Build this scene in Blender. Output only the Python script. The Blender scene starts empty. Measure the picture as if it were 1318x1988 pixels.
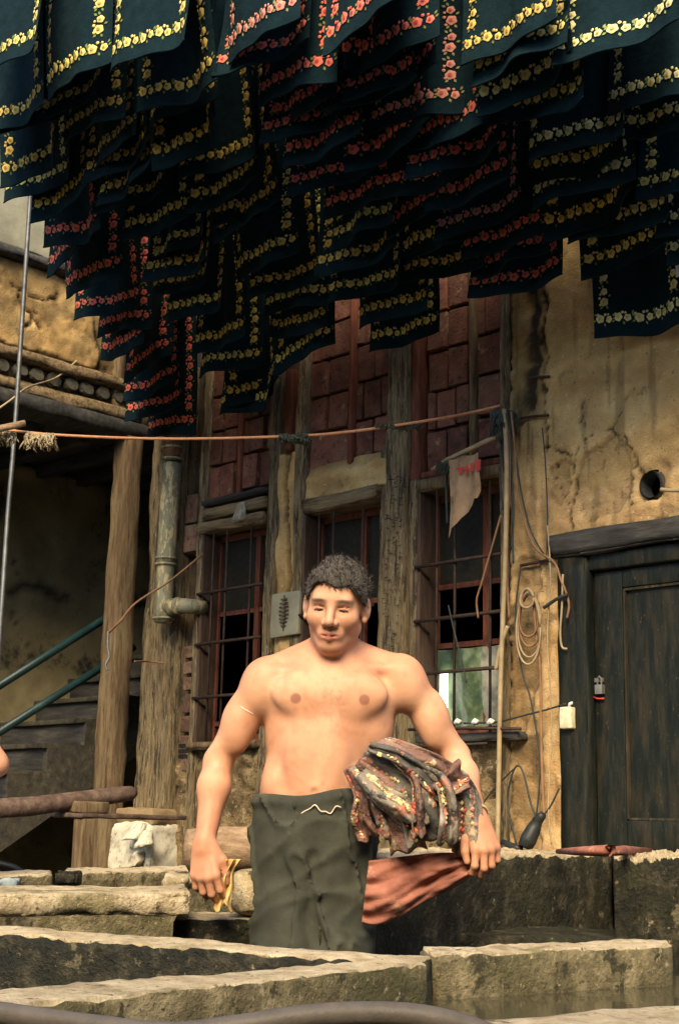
import bpy, bmesh, math, random
import numpy as np
from mathutils import Vector, Matrix

random.seed(7)
RNG = np.random.default_rng(11)
SC = bpy.context.scene
COL = SC.collection

# ------------------------------------------------------------------ camera
# world: X runs along the back wall (to the right), Y into it, Z up; the wall face is Y = 0
F_PX = 50 / 36 * 1988
CAM = np.array([6.316, -4.808, 1.0])
YAW, PITCH, ROLL = math.radians(45), math.atan(606 / F_PX), math.radians(1.3)
ROT = Matrix.Rotation(YAW, 3, 'Z') @ Matrix.Rotation(math.pi / 2 + PITCH, 3, 'X') @ Matrix.Rotation(ROLL, 3, 'Z')
cam_data = bpy.data.cameras.new('camera')
cam_data.sensor_fit = 'VERTICAL'
cam_data.sensor_height = 36
cam_data.lens = 50
cam_data.clip_start = 0.05
cam_data.clip_end = 400
cam = bpy.data.objects.new('camera', cam_data)
COL.objects.link(cam)
cam.matrix_world = Matrix.Translation(CAM.tolist()) @ ROT.to_4x4()
SC.camera = cam
ROTN = np.array(ROT)
FWD = np.array([-math.sqrt(.5), math.sqrt(.5), 0])
RGT = np.array([math.sqrt(.5), math.sqrt(.5), 0])

# ------------------------------------------------------------------ sky, sun, exposure
SUN_EL, SUN_AZ = math.radians(42), math.radians(-56)      # direction the light comes from (azimuth in XY, from +X)
world = bpy.data.worlds.new('World')
SC.world = world
world.use_nodes = True
wn = world.node_tree
sky = wn.nodes.new('ShaderNodeTexSky')
sky.sky_type = 'NISHITA'
sky.sun_disc = False
sky.sun_elevation = SUN_EL
sky.sun_rotation = math.pi / 2 - SUN_AZ
wn.links.new(sky.outputs[0], wn.nodes['Background'].inputs[0])
wn.nodes['Background'].inputs[1].default_value = 0.066
sun_data = bpy.data.lights.new('sun', 'SUN')
sun_data.energy = 1.5
sun_data.angle = math.radians(32)
sun_data.color = (1, .80, .50)
sun = bpy.data.objects.new('sun', sun_data)
COL.objects.link(sun)
sun.location = (3, -9, 12)
sdir = Vector((math.cos(SUN_EL) * math.cos(SUN_AZ), math.cos(SUN_EL) * math.sin(SUN_AZ), math.sin(SUN_EL)))
sun.rotation_euler = sdir.to_track_quat('Z', 'Y').to_euler()
SC.view_settings.view_transform = 'Standard'
SC.view_settings.look = 'None'
SC.view_settings.gamma = 1
SC.view_settings.use_curve_mapping = False
SC.view_settings.exposure = 2.52
SC.cycles.max_bounces = 6

# ------------------------------------------------------------------ picking points of the place
def ray(px, py):
    return ROTN @ np.array([(px - 659) / F_PX, -(py - 994) / F_PX, -1.0])
def on_axis(ax, val, px, py):
    d = ray(px, py)
    return CAM + d * ((val - CAM[ax]) / d[ax])
def on_x(px, py, v=0.0): return on_axis(0, v, px, py)
def on_y(px, py, v=0.0): return on_axis(1, v, px, py)
def on_z(px, py, v=0.0): return on_axis(2, v, px, py)
def on_d(px, py, depth):
    d = ray(px, py)
    return CAM + d * (depth / d.dot(FWD))
def wx(px, py, v=0.0): return float(on_y(px, py, v)[0])
def wz(px, py, v=0.0): return float(on_y(px, py, v)[2])

# ------------------------------------------------------------------ numpy noise
def _hash(i, j, k, seed):
    n = (i * 374761393 + j * 668265263 + k * 1274126177 + seed * 974711) & 0x7fffffff
    n = ((n ^ (n >> 13)) * 1274126177) & 0x7fffffff
    return ((n ^ (n >> 16)) & 0xffff) / 65535.0
def vnoise(p, seed=0):
    p = np.asarray(p, dtype=np.float64)
    i = np.floor(p).astype(np.int64)
    f = p - i
    f = f * f * (3 - 2 * f)
    r = 0
    for a in (0, 1):
        for b in (0, 1):
            for c in (0, 1):
                w = (f[..., 0] if a else 1 - f[..., 0]) * (f[..., 1] if b else 1 - f[..., 1]) * (f[..., 2] if c else 1 - f[..., 2])
                r = r + w * _hash(i[..., 0] + a, i[..., 1] + b, i[..., 2] + c, seed)
    return r * 2 - 1
def fbm(p, octv=4, seed=0, gain=.5):
    p = np.asarray(p, dtype=np.float64)
    r, a = 0, 1.0
    for o in range(octv):
        r = r + a * vnoise(p * (2.03 ** o), seed + o * 17)
        a *= gain
    return r
def smooth(a, b, x):
    t = np.clip((x - a) / (b - a), 0, 1)
    return t * t * (3 - 2 * t)
def seg_dist(P, pts):
    """distance of 2-D points to a polyline"""
    d = np.full(P.shape[:-1], 1e9)
    for a, b in zip(pts[:-1], pts[1:]):
        a, b = np.array(a), np.array(b)
        ab = b - a
        t = np.clip(((P - a) @ ab) / max(ab @ ab, 1e-9), 0, 1)
        d = np.minimum(d, np.linalg.norm(P - (a + t[..., None] * ab), axis=-1))
    return d
def inside(P, poly):
    x, y = P[..., 0], P[..., 1]
    r = np.zeros(x.shape, bool)
    n = len(poly)
    for i in range(n):
        x1, y1 = poly[i]; x2, y2 = poly[(i + 1) % n]
        c = ((y1 > y) != (y2 > y)) & (x < (x2 - x1) * (y - y1) / ((y2 - y1) if y2 != y1 else 1e-9) + x1)
        r ^= c
    return r
def poly_sd(P, poly):
    d = seg_dist(P, list(poly) + [poly[0]])
    return np.where(inside(P, poly), -d, d)

# ------------------------------------------------------------------ objects
def tag(o, label=None, cat=None, group=None, kind=None):
    if label: o['label'] = label
    if cat: o['category'] = cat
    if group: o['group'] = group
    if kind: o['kind'] = kind
    return o
def thing(name, label, cat, group=None, loc=(0, 0, 0)):
    o = bpy.data.objects.new(name, None)
    o.empty_display_size = .1
    COL.objects.link(o)
    o.location = loc
    return tag(o, label, cat, group)
def link(name, me, parent=None, loc=None):
    o = bpy.data.objects.new(name, me)
    COL.objects.link(o)
    if parent is not None:
        o.parent = parent
        if parent.type == 'EMPTY' or parent.location.length > 0:
            o.matrix_parent_inverse = Matrix.Translation(-parent.location)
    if loc is not None: o.location = loc
    return o
def mesh(name, v, f, mats, smooth_=True, idx=None, col=None):
    me = bpy.data.meshes.new(name)
    me.from_pydata([tuple(map(float, p)) for p in v], [], [tuple(map(int, q)) for q in f])
    for m in (mats if isinstance(mats, (list, tuple)) else [mats]): me.materials.append(m)
    if idx is not None: me.polygons.foreach_set('material_index', np.asarray(idx, dtype=np.int32))
    if smooth_: me.polygons.foreach_set('use_smooth', np.ones(len(me.polygons), bool))
    if col is not None:
        a = me.color_attributes.new('Col', 'FLOAT_COLOR', 'POINT')
        c = np.ones((len(v), 4), np.float32)
        c[:, :3] = col
        a.data.foreach_set('color', c.ravel())
    me.update()
    return me
def add(name, v, f, mats, parent=None, smooth_=True, **k):
    return link(name, mesh(name, v, f, mats, smooth_, **k), parent)

class MB:
    """collects simple shapes into one mesh"""
    def __init__(s): s.v, s.f, s.i = [], [], []
    def put(s, v, f, i=0):
        o = len(s.v)
        s.v += [tuple(p) for p in v]
        s.f += [tuple(a + o for a in q) for q in f]
        s.i += [i] * len(f)
        return s
    def box(s, lo, hi, i=0):
        x0, y0, z0 = lo; x1, y1, z1 = hi
        return s.put([(x0, y0, z0), (x1, y0, z0), (x1, y1, z0), (x0, y1, z0), (x0, y0, z1), (x1, y0, z1), (x1, y1, z1), (x0, y1, z1)],
                     [(0, 3, 2, 1), (4, 5, 6, 7), (0, 1, 5, 4), (1, 2, 6, 5), (2, 3, 7, 6), (3, 0, 4, 7)], i)
    def tube(s, pts, r, n=8, i=0, caps=True):
        v, f = tube_vf(pts, r, n, caps)
        return s.put(v, f, i)
    def build(s, name, mats, parent=None, smooth_=False):
        return add(name, s.v, s.f, mats, parent, smooth_, idx=s.i)

def tube_vf(pts, r, n=8, caps=True, jit=0.0, seed=0):
    pts = [Vector(p) for p in pts]
    rs = r if isinstance(r, (list, tuple, np.ndarray)) else [r] * len(pts)
    v, f = [], []
    t0 = (pts[1] - pts[0]).normalized()
    up = Vector((0, 0, 1)) if abs(t0.z) < .9 else Vector((1, 0, 0))
    nrm = (up - t0 * up.dot(t0)).normalized()
    rg = random.Random(seed)
    for k, p in enumerate(pts):
        t = (pts[min(k + 1, len(pts) - 1)] - pts[max(k - 1, 0)]).normalized()
        nrm = (nrm - t * nrm.dot(t)).normalized()
        b = t.cross(nrm)
        for a in range(n):
            an = 2 * math.pi * a / n
            rr = rs[k] * (1 + jit * (rg.random() - .5))
            v.append(p + (nrm * math.cos(an) + b * math.sin(an)) * rr)
    for k in range(len(pts) - 1):
        for a in range(n):
            f.append((k * n + a, k * n + (a + 1) % n, (k + 1) * n + (a + 1) % n, (k + 1) * n + a))
    if caps:
        f.append(tuple(range(n))[::-1])
        f.append(tuple(range((len(pts) - 1) * n, len(pts) * n)))
    return v, f
def spline(pts, m=8):
    pts = [np.array(p, float) for p in pts]
    out = []
    for k in range(len(pts) - 1):
        p0, p1, p2, p3 = pts[max(k - 1, 0)], pts[k], pts[k + 1], pts[min(k + 2, len(pts) - 1)]
        for j in range(m):
            t = j / m
            out.append(.5 * ((2 * p1) + (-p0 + p2) * t + (2 * p0 - 5 * p1 + 4 * p2 - p3) * t * t + (-p0 + 3 * p1 - 3 * p2 + p3) * t ** 3))
    out.append(pts[-1])
    return out

def hexa(name, corners, mat, parent=None, seg=.05, r=.012, amp=.006, freq=9.0, fv=(1, 1, 1), chip=0.0, seed=0, fine=.0015, smooth_=True, side=None, cfreq=11.0):
    """rough block: corners = 4 bottom then 4 top (same order); rounded edges, noisy faces, chipped edges"""
    c = np.array(corners, float)
    ln = [np.mean([np.linalg.norm(c[1] - c[0]), np.linalg.norm(c[2] - c[3]), np.linalg.norm(c[5] - c[4]), np.linalg.norm(c[6] - c[7])]),
          np.mean([np.linalg.norm(c[3] - c[0]), np.linalg.norm(c[2] - c[1]), np.linalg.norm(c[7] - c[4]), np.linalg.norm(c[6] - c[5])]),
          np.mean([np.linalg.norm(c[4] - c[0]), np.linalg.norm(c[5] - c[1]), np.linalg.norm(c[6] - c[2]), np.linalg.norm(c[7] - c[3])])]
    r = min(r, min(ln) * .4)
    sg = seg if isinstance(seg, (list, tuple)) else (seg,) * 3
    ax = []
    for L, s in zip(ln, sg):
        n = max(1, int(round((L - 2 * r) / s)))
        ax.append(np.concatenate([[0, r * .35], np.linspace(r, L - r, n + 1), [L - r * .35, L]]))
    n = [len(a) for a in ax]
    ids, q = {}, []
    def vid(i, j, k):
        key = (i, j, k)
        if key not in ids:
            ids[key] = len(q)
            q.append((ax[0][i], ax[1][j], ax[2][k]))
        return ids[key]
    f = []
    for k, fl in ((0, True), (n[2] - 1, False)):
        for i in range(n[0] - 1):
            for j in range(n[1] - 1):
                a = (vid(i, j, k), vid(i + 1, j, k), vid(i + 1, j + 1, k), vid(i, j + 1, k))
                f.append(a[::-1] if fl else a)
    ntop = len(f)
    for j, fl in ((0, False), (n[1] - 1, True)):
        for i in range(n[0] - 1):
            for k in range(n[2] - 1):
                a = (vid(i, j, k), vid(i + 1, j, k), vid(i + 1, j, k + 1), vid(i, j, k + 1))
                f.append(a[::-1] if fl else a)
    for i, fl in ((0, True), (n[0] - 1, False)):
        for j in range(n[1] - 1):
            for k in range(n[2] - 1):
                a = (vid(i, j, k), vid(i, j + 1, k), vid(i, j + 1, k + 1), vid(i, j, k + 1))
                f.append(a[::-1] if fl else a)
    q = np.array(q)
    L = np.array(ln)
    inner = np.clip(q, r, L - r)
    d = q - inner
    dl = np.linalg.norm(d, axis=1, keepdims=True)
    nrm = np.where(dl > 1e-9, d / np.maximum(dl, 1e-9), 0)
    edge = (np.abs(d) > r * .2).sum(1) >= 2
    q2 = inner + nrm * r
    u = q2 / L
    def tri(u):
        a, b, w = u[:, 0:1], u[:, 1:2], u[:, 2:3]
        return ((c[0] * (1 - a) + c[1] * a) * (1 - b) + (c[3] * (1 - a) + c[2] * a) * b) * (1 - w) + \
               ((c[4] * (1 - a) + c[5] * a) * (1 - b) + (c[7] * (1 - a) + c[6] * a) * b) * w
    if amp or chip:
        sp = q2 * np.array(fv) * freq + seed * 7.3
        disp = np.stack([fbm(sp, 4, seed + 31 * k) for k in range(3)], 1) * amp
        disp += nrm * (fbm(q2 * np.array(fv) * freq * 5, 2, seed + 5) * fine)[:, None]
        if chip:
            cn = np.clip(fbm(q2 * cfreq + seed, 4, seed + 77, .6) - .15, 0, 1)
            cn2 = np.clip(fbm(q2 * cfreq * 3.3 + seed, 3, seed + 78), 0, 1) * .5
            disp -= nrm * ((cn + cn2) * chip * np.where(edge, 1.0, .12))[:, None]
        u = (q2 + disp) / L
    if side is not None:
        return add(name, tri(u), f, [mat, side], parent, smooth_, idx=[0] * ntop + [1] * (len(f) - ntop))
    return add(name, tri(u), f, mat, parent, smooth_)
def rbox(name, lo, hi, mat, parent=None, **k):
    x0, y0, z0 = lo; x1, y1, z1 = hi
    return hexa(name, [(x0, y0, z0), (x1, y0, z0), (x1, y1, z0), (x0, y1, z0), (x0, y0, z1), (x1, y0, z1), (x1, y1, z1), (x0, y1, z1)], mat, parent, **k)

def relief(name, axis, base, a0, a1, z0, z1, res, hfun, mat, parent, cut=None, back=.06):
    """a plaster sheet with real relief; axis 'y': faces -Y along X, axis 'x': faces +X along Y"""
    na, nz = int((a1 - a0) / res) + 1, int((z1 - z0) / res) + 1
    A, Z = np.meshgrid(np.linspace(a0, a1, na), np.linspace(z0, z1, nz), indexing='ij')
    P = np.stack([A, Z], -1)
    h, colr = hfun(P)
    border = (A <= a0 + 1e-6) | (A >= a1 - 1e-6) | (Z <= z0 + 1e-6) | (Z >= z1 - 1e-6)
    h = np.where(border, h - back, h)
    V = np.stack([A, base - h, Z], -1) if axis == 'y' else np.stack([base + h, A, Z], -1)
    I = np.arange(na * nz).reshape(na, nz)
    q = np.stack([I[:-1, :-1], I[1:, :-1], I[1:, 1:], I[:-1, 1:]], -1)
    if cut is not None:
        cen = (P[:-1, :-1] + P[1:, 1:]) / 2
        q = q[~cut(cen)]
    q = q.reshape(-1, 4)
    return add(name, V.reshape(-1, 3), q, mat, parent, True, col=colr.reshape(-1, 3))

# ------------------------------------------------------------------ materials
def ntree(name):
    m = bpy.data.materials.new(name)
    m.use_nodes = True
    nt = m.node_tree
    return m, nt, nt.nodes['Principled BSDF']
def _ramp(nt, stops):
    r = nt.nodes.new('ShaderNodeValToRGB')
    el = r.color_ramp.elements
    while len(el) < len(stops): el.new(.5)
    for e, (p, c) in zip(el, stops):
        e.position = p
        e.color = (*c, 1) if len(c) == 3 else c
    return r
def _mixc(nt, fac, a, b, mode='MIX'):
    m = nt.nodes.new('ShaderNodeMix')
    m.data_type = 'RGBA'
    m.blend_type = mode
    for s, x in ((0, fac), (6, a), (7, b)):
        if hasattr(x, 'is_output'): nt.links.new(x, m.inputs[s])
        else: m.inputs[s].default_value = (*x, 1) if isinstance(x, tuple) else x
    return m.outputs[2]
def surf(name, stops, scale=8.0, stretch=(1, 1, 1), rough=.85, bump=.4, bscale=60.0, stains=(), attr=False, vary=0.0, metal=0.0, coords='Object', detail=8, bdist=.004, sheen=0, crackle=None):
    m, nt, bs = ntree(name)
    tc = nt.nodes.new('ShaderNodeTexCoord') if coords == 'Object' else nt.nodes.new('ShaderNodeNewGeometry')
    src = tc.outputs['Object'] if coords == 'Object' else tc.outputs['Position']
    mp = nt.nodes.new('ShaderNodeMapping')
    mp.inputs['Scale'].default_value = stretch
    nt.links.new(src, mp.inputs[0])
    vec = mp.outputs[0]
    oi = nt.nodes.new('ShaderNodeObjectInfo')
    if vary:
        ad = nt.nodes.new('ShaderNodeVectorMath'); ad.operation = 'ADD'
        sc = nt.nodes.new('ShaderNodeMath'); sc.operation = 'MULTIPLY'; sc.inputs[1].default_value = 40
        nt.links.new(oi.outputs['Random'], sc.inputs[0])
        nt.links.new(vec, ad.inputs[0]); nt.links.new(sc.outputs[0], ad.inputs[1])
        vec = ad.outputs[0]
    nz = nt.nodes.new('ShaderNodeTexNoise')
    nz.inputs['Scale'].default_value = scale
    nz.inputs['Detail'].default_value = detail
    nz.inputs['Roughness'].default_value = .65
    nt.links.new(vec, nz.inputs['Vector'])
    rp = _ramp(nt, stops)
    nt.links.new(nz.outputs[0], rp.inputs[0])
    c = rp.outputs[0]
    for k, (sc_, lo, hi, colr) in enumerate(stains):
        n2 = nt.nodes.new('ShaderNodeTexNoise')
        n2.inputs['Scale'].default_value = sc_
        n2.inputs['Detail'].default_value = 6
        n2.inputs['Roughness'].default_value = .7
        off = nt.nodes.new('ShaderNodeVectorMath'); off.operation = 'ADD'
        off.inputs[1].default_value = (3.1 * k + 5, 1.7 * k, 9.2 * k)
        nt.links.new(vec, off.inputs[0]); nt.links.new(off.outputs[0], n2.inputs['Vector'])
        r2 = _ramp(nt, [(lo, (0, 0, 0)), (hi, (1, 1, 1))])
        nt.links.new(n2.outputs[0], r2.inputs[0])
        c = _mixc(nt, r2.outputs[0], c, colr)
    if attr:
        at = nt.nodes.new('ShaderNodeVertexColor'); at.layer_name = 'Col'
        c = _mixc(nt, 1.0, c, at.outputs[0], 'MULTIPLY')
    if vary:
        hv = nt.nodes.new('ShaderNodeHueSaturation')
        mr = nt.nodes.new('ShaderNodeMapRange')
        mr.inputs[3].default_value = 1 - vary; mr.inputs[4].default_value = 1 + vary
        nt.links.new(oi.outputs['Random'], mr.inputs[0])
        nt.links.new(mr.outputs[0], hv.inputs['Value'])
        nt.links.new(c, hv.inputs['Color'])
        c = hv.outputs[0]
    nt.links.new(c, bs.inputs['Base Color'])
    bs.inputs['Roughness'].default_value = rough
    bs.inputs['Metallic'].default_value = metal
    bs.inputs['Specular IOR Level'].default_value = .3
    if bump:
        bn = nt.nodes.new('ShaderNodeTexNoise')
        bn.inputs['Scale'].default_value = bscale
        bn.inputs['Detail'].default_value = 5
        bn.inputs['Roughness'].default_value = .7
        nt.links.new(vec, bn.inputs['Vector'])
        sm = nt.nodes.new('ShaderNodeMath'); sm.operation = 'ADD'
        nt.links.new(bn.outputs[0], sm.inputs[0]); nt.links.new(nz.outputs[0], sm.inputs[1])
        bp = nt.nodes.new('ShaderNodeBump')
        bp.inputs['Strength'].default_value = bump
        bp.inputs['Distance'].default_value = bdist
        nt.links.new(sm.outputs[0], bp.inputs['Height'])
        nt.links.new(bp.outputs[0], bs.inputs['Normal'])
    return m
def flat(name, c, rough=.7, metal=0.0, vary=0.0, em=None):
    m, nt, bs = ntree(name)
    bs.inputs['Base Color'].default_value = (*c, 1)
    bs.inputs['Roughness'].default_value = rough
    bs.inputs['Metallic'].default_value = metal
    bs.inputs['Specular IOR Level'].default_value = .3
    nz = nt.nodes.new('ShaderNodeTexNoise'); nz.inputs['Scale'].default_value = 40; nz.inputs['Detail'].default_value = 5
    tc = nt.nodes.new('ShaderNodeTexCoord'); nt.links.new(tc.outputs['Object'], nz.inputs['Vector'])
    rp = _ramp(nt, [(.3, tuple(x * .72 for x in c)), (.7, tuple(min(1, x * 1.2) for x in c))])
    nt.links.new(nz.outputs[0], rp.inputs[0]); nt.links.new(rp.outputs[0], bs.inputs['Base Color'])
    if em:
        bs.inputs['Emission Color'].default_value = (*c, 1)
        bs.inputs['Emission Strength'].default_value = em
    return m

M = {}
GR = (.045, .05, .025)
M['stone'] = surf('weathered_stone', [(.3, (.28, .215, .125)), (.5, (.52, .42, .265)), (.7, (.72, .62, .43))], 14, bump=1.0, bscale=90, bdist=.014, coords='World', detail=14,
                  stains=((3.6, .54, .64, (.25, .21, .11)), (22, .60, .65, (.12, .10, .055)), (34, .70, .73, (.42, .12, .06)), (75, .60, .65, (.18, .145, .085)), (55, .63, .67, (.72, .63, .45))))
M['stone_green'] = surf('mossy_shaded_stone', [(.3, (.07, .057, .028)), (.5, (.19, .158, .085)), (.7, (.40, .33, .195))], 13, bump=1.0, bscale=90, bdist=.014, coords='World', detail=14,
                        stains=((3.2, .50, .62, (.095, .088, .038)), (16, .55, .61, (.055, .050, .025)), (40, .68, .71, (.40, .10, .05)), (50, .59, .65, (.36, .30, .175)), (90, .60, .65, (.06, .055, .03))))  # moss stains, plus the shade of side faces put into the colour
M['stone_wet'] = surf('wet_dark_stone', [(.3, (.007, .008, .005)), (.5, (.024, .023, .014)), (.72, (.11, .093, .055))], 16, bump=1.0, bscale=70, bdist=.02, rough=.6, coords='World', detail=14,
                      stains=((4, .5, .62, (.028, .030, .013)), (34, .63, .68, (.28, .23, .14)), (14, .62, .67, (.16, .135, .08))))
M['wood_pale'] = surf('weathered_pale_wood', [(.27, (.075, .052, .026)), (.48, (.27, .20, .105)), (.72, (.47, .375, .215))], 6, (10, 10, 1), bump=1.0, bscale=55, bdist=.016,
                      stains=((1.6, .54, .66, (.19, .145, .085)), (3.2, .53, .60, (.075, .06, .04)), (6, .57, .62, (.05, .038, .022)), (30, .58, .64, (.13, .09, .05)), (14, .6, .64, (.56, .47, .30))))
M['wood_pale_h'] = surf('weathered_pale_wood_across', [(.25, (.12, .085, .04)), (.5, (.32, .235, .125)), (.75, (.48, .37, .215))], 6, (1, 10, 10), bump=1.0, bscale=55, bdist=.014,
                        stains=((3, .5, .62, (.14, .075, .035)), (9, .62, .70, (.04, .03, .02))))
M['wood_brown'] = surf('brown_wood', [(.25, (.05, .032, .017)), (.5, (.14, .092, .048)), (.75, (.25, .175, .095))], 6, (9, 9, 1), bump=1.0, bscale=60, bdist=.007,
                       stains=((2.2, .50, .62, (.22, .165, .09)), (7, .58, .66, (.045, .03, .018)), (12, .66, .72, (.15, .05, .03)), (45, .62, .7, (.06, .04, .025))))
M['wood_jamb'] = surf('dark_brown_jamb', [(.25, (.028, .018, .013)), (.5, (.065, .04, .028)), (.75, (.12, .075, .05))], 7, (8, 8, 1), bump=.6, bscale=30)
M['wood_red'] = surf('red_brown_paint', [(.25, (.05, .016, .010)), (.5, (.12, .036, .020)), (.75, (.20, .07, .038))], 8, (7, 7, 1), bump=.5, bscale=40, stains=((4, .6, .72, (.08, .055, .04)),))
M['wood_dark'] = surf('dark_wet_timber', [(.25, (.012, .012, .012)), (.5, (.035, .034, .032)), (.75, (.08, .075, .065))], 6, (1, 6, 6), bump=.8, bscale=30)
M['wood_stair'] = surf('worn_stair_boards', [(.3, (.018, .017, .013)), (.5, (.045, .041, .029)), (.72, (.10, .086, .056))], 6, (4, 4, 4), bump=.9, bscale=50, bdist=.008, stains=((3, .5, .6, (.05, .045, .035)), (20, .58, .64, (.02, .02, .016))))
M['wood_log'] = surf('dark_log', [(.25, (.03, .02, .016)), (.5, (.085, .055, .042)), (.75, (.17, .12, .09))], 8, (3, 3, 3), bump=.8, bscale=30, coords='World')
M['bark'] = surf('split_log', [(.25, (.10, .06, .035)), (.5, (.24, .16, .095)), (.75, (.38, .28, .17))], 7, (3, 3, 8), bump=.9, bscale=30, coords='World')
M['plaster'] = surf('ochre_plaster', [(.28, (.30, .185, .065)), (.5, (.50, .335, .135)), (.72, (.64, .47, .22))], 4, bump=1.0, bscale=120, bdist=.008, attr=True, detail=14,
                    stains=((1.3, .50, .66, (.36, .215, .075)), (12, .60, .67, (.30, .19, .08)), (38, .62, .68, (.20, .13, .06)), (85, .60, .66, (.30, .20, .09)), (60, .62, .66, (.66, .52, .29))))
M['mud'] = surf('rough_mud_plaster', [(.3, (.08, .055, .026)), (.5, (.23, .16, .075)), (.7, (.42, .31, .16))], 9, bump=1.0, bscale=90, bdist=.02, attr=True, detail=14,
                stains=((5, .52, .60, (.10, .072, .036)), (24, .56, .62, (.38, .285, .16)), (50, .58, .63, (.05, .038, .02))))
M['mud_plain'] = surf('plain_mud_plaster', [(.25, (.12, .085, .045)), (.5, (.24, .17, .09)), (.75, (.36, .27, .15))], 3, bump=.5, bscale=60)
M['grime'] = surf('grimy_wall', [(.25, (.10, .08, .042)), (.5, (.20, .165, .088)), (.75, (.30, .25, .14))], 2.2, bump=.5, bscale=40, attr=True,
                  stains=((4, .55, .66, (.035, .035, .028)), (17, .66, .70, (.26, .06, .04))))
M['grey_wash'] = surf('grey_whitewash', [(.25, (.13, .125, .085)), (.5, (.24, .23, .16)), (.75, (.33, .31, .22))], 4, bump=.6, bscale=30)
M['white_wash'] = surf('whitewash', [(.25, (.34, .31, .24)), (.5, (.52, .49, .39)), (.75, (.62, .59, .48))], 5, bump=.6, bscale=40, stains=((5, .52, .62, (.26, .22, .15)), (22, .58, .64, (.14, .11, .07))))
M['brick'] = surf('red_brick', [(.3, (.075, .028, .018)), (.5, (.145, .056, .037)), (.72, (.22, .10, .065))], 12, bump=1.0, bscale=90, bdist=.01, vary=.38, stains=((5, .52, .68, (.14, .075, .045)), (30, .57, .63, (.05, .026, .017)), (14, .60, .66, (.26, .18, .11))))
M['brick_pale'] = surf('worn_brick', [(.3, (.06, .03, .02)), (.5, (.14, .075, .05)), (.72, (.26, .16, .11))], 14, bump=1.0, bscale=60, bdist=.012, vary=.45, stains=((6, .50, .62, (.15, .115, .075)), (30, .57, .63, (.03, .02, .015))))
M['mortar'] = surf('mortar', [(.25, (.03, .02, .014)), (.6, (.09, .065, .042)), (.8, (.2, .15, .095))], 14, bump=1, bscale=50)
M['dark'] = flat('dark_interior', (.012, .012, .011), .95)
M['iron'] = surf('rusty_iron', [(.3, (.02, .014, .011)), (.6, (.06, .036, .026)), (.8, (.13, .06, .035))], 25, rough=.7, metal=.3, bump=.5, bscale=120)
M['steel'] = surf('grey_steel_rod', [(.3, (.05, .055, .058)), (.7, (.14, .145, .145))], 20, rough=.5, metal=.5, bump=.2)
M['pipe'] = surf('galvanised_pipe', [(.3, (.09, .09, .06)), (.5, (.19, .185, .125)), (.7, (.30, .28, .185))], 5, (3, 3, 1), rough=.65, metal=.1, bump=.3, bscale=60,
                 stains=((6, .53, .56, (.42, .36, .20)), (8, .62, .66, (.045, .055, .055))))
M['pipe_rust'] = surf('rusty_pipe', [(.3, (.11, .05, .025)), (.7, (.24, .12, .06))], 10, rough=.8, bump=.4)
M['rail'] = surf('teal_painted_rail', [(.3, (.004, .014, .015)), (.6, (.008, .028, .029)), (.8, (.04, .08, .065))], 10, rough=.45, bump=.2)
M['glass'] = flat('dusty_dark_glass', (.022, .021, .016), .55)
M['door'] = surf('dark_green_door_paint', [(.25, (.003, .0052, .0045)), (.5, (.0075, .0110, .0092)), (.78, (.032, .027, .017))], 5, (6, 6, 1), rough=.48, bump=.5, bscale=35, bdist=.004,
                 stains=((2.6, .5, .66, (.030, .024, .015)), (40, .66, .69, (.26, .14, .06)), (55, .68, .71, (.33, .07, .04)), (70, .6, .65, (.012, .014, .011)), (9, .66, .76, (.02, .035, .04)), (22, .64, .7, (.012, .012, .010))))
M['door'].node_tree.nodes['Principled BSDF'].inputs['Specular IOR Level'].default_value = .15
M['door_edge'] = surf('worn_door_edge', [(.35, (.010, .010, .008)), (.55, (.03, .024, .014)), (.72, (.11, .075, .038))], 10, (6, 6, 1), bump=.4)
M['cloth'] = surf('black_cotton', [(.3, (.003, .010, .0135)), (.7, (.006, .0185, .0235))], 25, rough=.95, bump=.5, bscale=25, bdist=.006)
M['cloth'].node_tree.nodes['Principled BSDF'].inputs['Specular IOR Level'].default_value = .08
M['rope'] = surf('orange_rope', [(.3, (.40, .17, .075)), (.7, (.62, .32, .17))], 80, bump=.6, bscale=200, coords='World')
M['moss'] = surf('hanging_lint', [(.3, (.02, .028, .022)), (.7, (.07, .08, .06))], 60, bump=.8, bscale=200, coords='World')
M['fleece'] = surf('dirty_fleece', [(.3, (.16, .125, .07)), (.7, (.42, .34, .21))], 50, bump=.8, bscale=200, coords='World')
M['cable'] = surf('brown_cable', [(.3, (.15, .075, .035)), (.7, (.27, .15, .075))], 12, rough=.6, bump=.2, coords='World')
M['cable_pale'] = surf('pale_cable', [(.3, (.22, .165, .09)), (.7, (.40, .31, .18))], 14, rough=.6, bump=.2, coords='World')
M['cable_dark'] = surf('dark_cable', [(.3, (.012, .016, .016)), (.7, (.04, .045, .04))], 14, rough=.6, bump=.2, coords='World')
M['rag'] = surf('dirty_rag', [(.3, (.17, .11, .06)), (.55, (.30, .20, .12)), (.8, (.36, .27, .18))], 14, rough=.95, bump=.4, bscale=150, stains=((7, .58, .68, (.12, .085, .05)),))
M['red'] = flat('red_paint', (.42, .035, .03), .7)
M['box'] = flat('cream_plastic', (.58, .53, .36), .5)
M['white'] = flat('white_plastic', (.72, .70, .62), .5)
M['metal'] = flat('dull_metal', (.22, .21, .18), .45, .6)
M['black'] = flat('black_rubber', (.014, .017, .018), .5)
M['hose'] = surf('grey_rubber_hose', [(.3, (.07, .06, .05)), (.7, (.15, .13, .11))], 12, rough=.5, bump=.3, coords='World')
M['green_sheet'] = surf('green_plastic_sheet', [(.35, (.02, .035, .014)), (.5, (.06, .095, .04)), (.68, (.22, .27, .15))], 7, rough=.4, bump=.5, bscale=14)
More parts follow.
